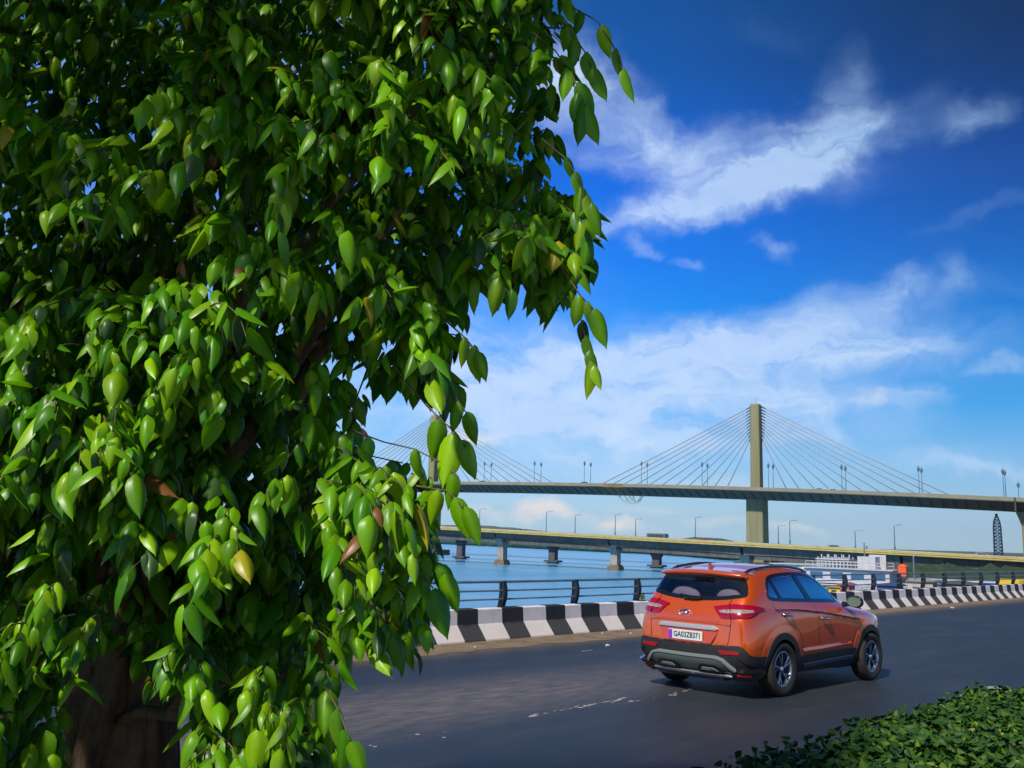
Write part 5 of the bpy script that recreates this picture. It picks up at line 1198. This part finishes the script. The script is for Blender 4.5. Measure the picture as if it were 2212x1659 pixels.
for i in range(6600):
    x = rr.uniform(-330, 1250); y = rr.uniform(-360, 1860)
    if not inpoly((x, y), CRi): continue
    edge = 0
    for dx, dy in ((60, 0), (0, 60), (45, 45), (-40, 40)):
        if not inpoly((x+dx, y+dy), CRi): edge += 1
    Y0 = depth_front(x, y)
    # dark hollows in the canopy: fewer near twigs there
    hol = noise.noise((x*.0040+3, y*.0058, 4.2))+.5*noise.noise((x*.010, y*.016, 8.2))
    for (hx, hy, hr) in ((250, 150, 190), (640, 720, 110), (960, 330, 90), (300, 1000, 0), (560, 1050, 60), (330, 1250, 150), (90, 1100, 0), (600, 480, 60), (420, 900, 50)):
        if hr and math.hypot((x-hx), (y-hy)*1.1) < hr: hol = -1
    u_ = rr.random()
    if hol < -.10 and u_ < .97: Y = Y0+rr.uniform(.95, 2.2)
    elif u_ < .55: Y = Y0+rr.random()*.30
    else: Y = Y0+.25+rr.random()*1.3
    if edge >= 1: Y = Y0+.1+rr.random()*.5
    p = at(x, y, Y)
    if p[2] < .2: continue
    outd = np.array([.25+.0009*(x-500), -1.0, .35+rr.gauss(0, .2)])+np.array([rr.gauss(0, .45), 0, 0])
    ln_ = rr.uniform(.10, .26)*(.6 if edge else 1); twig(p, outd, ln_, .093, max(3, int(ln_/.028)), rr); cnt_t += 1
# hanging sprays on the right edge, each its own stem: (polyline in the picture, distance, leaves)
sprays = [([(735, 860), (762, 890), (770, 925)], 2.3, [(.5, -1, .8), (.8, 1, .9), (1., -1, .8)]), ([(800, 1300), (835, 1350), (850, 1380)], 2.1, [(.5, -1, .9), (.9, 1, 1.0)]),
          ([(1170, -60), (1235, 15), (1290, 45), (1325, 100), (1345, 150)], 2.15, [(.20, 1, .9), (.33, -1, .9), (.55, 1, 1.0), (.78, 1, 1.05), (1.0, 1, 1.1)]),
          ([(1150, 70), (1200, 110), (1240, 170), (1262, 230)], 2.1, [(.25, -1, .8), (.4, 1, 1.0), (.55, -1, 1.0), (.72, 1, 1.2), (.85, -1, .9), (.97, -1, 1.25), (1., 1, 1.2)]),
          ([(1180, 60), (1225, 60), (1262, 110), (1280, 150)], 2.12, [(.3, 1, 1.1), (.5, -1, 1.0), (.7, 1, 1.2), (.95, 1, 1.2)]),
          ([(1170, 300), (1225, 345), (1255, 400), (1275, 440)], 2.1, [(.3, 1, .7), (.5, 1, .8), (.7, -1, .9), (.85, 1, 1.0), (1., 1, 1.0)]),
          ([(1190, 420), (1250, 470), (1275, 520)], 2.15, [(.4, 1, .9), (.6, -1, .9), (.8, 1, 1.0), (1., -1, .9)]),
          ([(1200, 560), (1255, 640), (1285, 670)], 2.1, [(.5, -1, .9), (.7, 1, .9), (.95, 1, 1.15)]),
          ([(1225, 640), (1255, 690), (1268, 745), (1280, 790)], 2.1, [(.35, 1, .9), (.55, 1, 1.0), (.75, 1, .9), (.93, -1, 1.05), (1., 1, .7)]),
          ([(960, 690), (1005, 730), (1030, 760)], 2.2, [(.5, -1, .9), (.8, 1, 1.1), (1., 1, .9)]),
          ([(880, 760), (940, 815), (985, 860), (1010, 895)], 2.2, [(.5, 1, .9), (.75, -1, .9), (.95, 1, 1.0)]),
          ([(850, 790), (900, 850), (945, 900), (985, 935), (1005, 965)], 2.15, [(.55, -1, 1.2), (.75, -1, 1.5), (.88, 1, 1.1), (1., 1, .9)]),
          ([(760, 930), (830, 955), (895, 970), (955, 1000), (990, 1030)], 2.15, [(.15, -1, .9), (.5, 1, .9), (.75, 1, 1.0), (.95, -1, 1.0)]),
          ([(740, 950), (800, 985), (870, 1000)], 2.3, [(.2, -1, .9), (.5, -1, 1.0), (.8, 1, 1.0)]),
          ([(900, 1050), (965, 1060), (1000, 1095)], 2.1, [(.4, -1, 1.0), (.7, 1, 1.2), (1., 1, 1.1)]),
          ([(880, 1180), (930, 1200), (955, 1240)], 2.1, [(.4, -1, 1.1), (.7, 1, 1.2), (1., 1, 1.1)]),
          ([(900, 1230), (935, 1270)], 2.05, [(.5, -1, 1.0), (1., 1, 1.3)]),
          ([(700, 1480), (735, 1540), (755, 1600)], 2.0, [(.4, 1, 1.1), (.8, -1, 1.1), (1., 1, 1.0)]),
          ([(800, 780), (770, 860), (745, 900)], 2.3, [(.5, 1, .9), (.8, -1, .8)])]
for poly, Y, lv in sprays:
    P3 = [at(x, y, Y-.02*k) for k, (x, y) in enumerate(poly)]
    stems.tube([q-TB for q in P3], [.003]+[.0018]*(len(P3)-1), 6, cap=False)
    for f, s_, sz in lv:
        g_ = f*(len(P3)-1); i = min(int(g_), len(P3)-2); q = P3[i]+(P3[i+1]-P3[i])*(g_-i)
        ow = np.array([.55*s_, -.85, 0]); ow /= np.linalg.norm(ow)
        d = np.array([.28*s_+.10, -.1+rr.gauss(0, .1), -1.]); n = np.array([rr.gauss(.3*s_, .35), -1, .15]); L_ = .087*sz
        LV.add(q-TB+ow*.008, d, n, L_, L_*rr.uniform(.38, .46), pal(rr), rr.uniform(.2, .6)); LV.k[-1] *= 1
# inner, older foliage closing the canopy
for i in range(6500):
    x = rr.uniform(-330, 1180); y = rr.uniform(-360, 1500)
    if not (inpoly((x, y), CRi) and inpoly((x+70, y+30), CRi) and inpoly((x+20, y+90), CRi)): continue
    if 700 < x < 1000 and 760 < y < 1010: continue
    p = at(x, y, rr.uniform(2.9, 4.3))
    if p[2] > .4: add_leaf(p-TB, np.array([rr.gauss(0, .3), -1, 0])/1.05, .15, rr)
for i in range(1100):      # the overhanging top of the crown, above the view, that shades the hollows
    x = rr.uniform(-700, 1150); y = rr.uniform(-1500, -170); p = at(x, y, rr.uniform(1.5, 3.6))
    twig(p, (rr.gauss(.1, .5), -1, rr.gauss(.2, .3)), rr.uniform(.10, .22), .11, 5, rr, stem=False)
for i in range(380):      # unseen leafy roof added forward on the left to shade the crown
    p = np.array([rr.uniform(-3.4, -1.0), rr.uniform(.9, 2.3), rr.uniform(3.35, 4.2)])
    twig(p, (rr.gauss(0, .6), rr.gauss(-.3, .6), rr.gauss(.1, .3)), rr.uniform(.10, .2), .11, 5, rr, stem=False)
LV.build('crown', Mleaf, tree); stems.build('twigs', Mstem, tree, recalc=False, smooth=True)
print('leaves', len(LV.p), 'twigs', cnt_t)
# ------------------------------------------------------------ clipped hedge in the median, lower right
hb = rd(4.5, 1.5, .14); hedge = empty('hedge', tuple(hb), HEAD); tag(hedge, 'clipped dark green hedge with a few yellow leaves in the lower right corner', 'hedge')
HL = Leaves(); rr = random.Random(21); hs = MB()
def htop(s_, t_):
    e = (t_-1.45)/.85
    return (1.04+.05*noise.noise((s_*1.4, t_*1.4, 3))+.035*noise.noise((s_*4, t_*4, 5)))*(1-.18*max(0, e)**3-.10*max(0, -e)**4)+.0*s_
tedge = lambda s_: 2.09+.10*noise.noise((s_*1.1, 0, 8))+.05*noise.noise((s_*3.5, 0, 1))
for i in range(25000):
    s_ = 1.6+5.6*rr.random(); te = tedge(s_)+.03; t_ = te-1.75*rr.random()**1.15
    zt = htop(s_, t_); side = rr.random() < .25
    z = zt+max(-.08, min(.03, rr.gauss(-.028, .026))) if not side else rr.uniform(.35, zt)
    if side: t_ = te-abs(rr.gauss(0, .03))
    # bare hollow with dead stalks
    if math.hypot((s_-5.0)/.26, (t_-1.28)/.13) < 1 and not side: z -= .16
    if s_ > 6.95: z -= (s_-6.95)*.5
    p = rd(s_, t_, z)
    up_ = np.array([rr.gauss(0, .5), rr.gauss(0, .5), 1.0]) if not side else np.array([NN[0]+rr.gauss(0, .4), NN[1]+rr.gauss(0, .4), .5])
    az_ = rr.uniform(0, 6.283); d = np.array([math.cos(az_), math.sin(az_), rr.gauss(-.15, .45)])
    q = rr.random(); c = (.028, .085, .007) if q < .55 else (.045, .120, .008) if q < .86 else (.10, .19, .010) if q < .988 else (.26, .27, .02)
    k = rr.uniform(.7, 1.25); L_ = rr.uniform(.034, .062); HL.add(p-hb, d, up_, L_, L_*rr.uniform(.58, .80), tuple(w*k for w in c), rr.uniform(-.3, .9))
ho = HL.build('foliage', leaf_mat('hedge_leaf', .55, .22), hedge)
Rz = Matrix.Rotation(-HEAD, 4, 'Z'); ho.data.transform(Rz)
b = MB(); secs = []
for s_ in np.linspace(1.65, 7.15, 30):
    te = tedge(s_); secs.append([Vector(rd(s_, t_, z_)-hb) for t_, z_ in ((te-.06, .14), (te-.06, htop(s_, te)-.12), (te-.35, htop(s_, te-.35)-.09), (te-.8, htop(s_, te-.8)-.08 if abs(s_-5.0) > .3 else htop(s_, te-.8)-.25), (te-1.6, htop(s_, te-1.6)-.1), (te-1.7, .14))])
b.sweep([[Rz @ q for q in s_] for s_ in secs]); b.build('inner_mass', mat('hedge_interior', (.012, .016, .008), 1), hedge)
for k in range(10):
    a = rd(5.0+rr.uniform(-.2, .2), 1.28+rr.uniform(-.09, .09), .78); e = a+np.array([rr.gauss(0, .06), rr.gauss(0, .05), rr.uniform(.12, .24)]); hs.tube([Rz @ Vector(a-hb), Rz @ Vector((a+e)/2-hb+np.array([rr.gauss(0, .01), 0, 0])), Rz @ Vector(e-hb)], [.012, .009, .006], 6)
hs.build('dead_stalks', mat('dead_wood', (.24, .17, .12), .9, var=.3, scale=20), hedge, smooth=True)
# pale planter block beyond the hedge
p = at(2216, 1490, 7.3); mb = MB().box((0, 0, 0), (.9, .8, .70)); tag(mb.build('planter_block', mat('pinkish_concrete', (.33, .27, .28), .9, var=.2, scale=6, bump=.3), loc=(p[0], p[1], .49), rot=(0, 0, HEAD), bevel=.03), 'pale pinkish concrete block just beyond the hedge at the right edge', 'block')
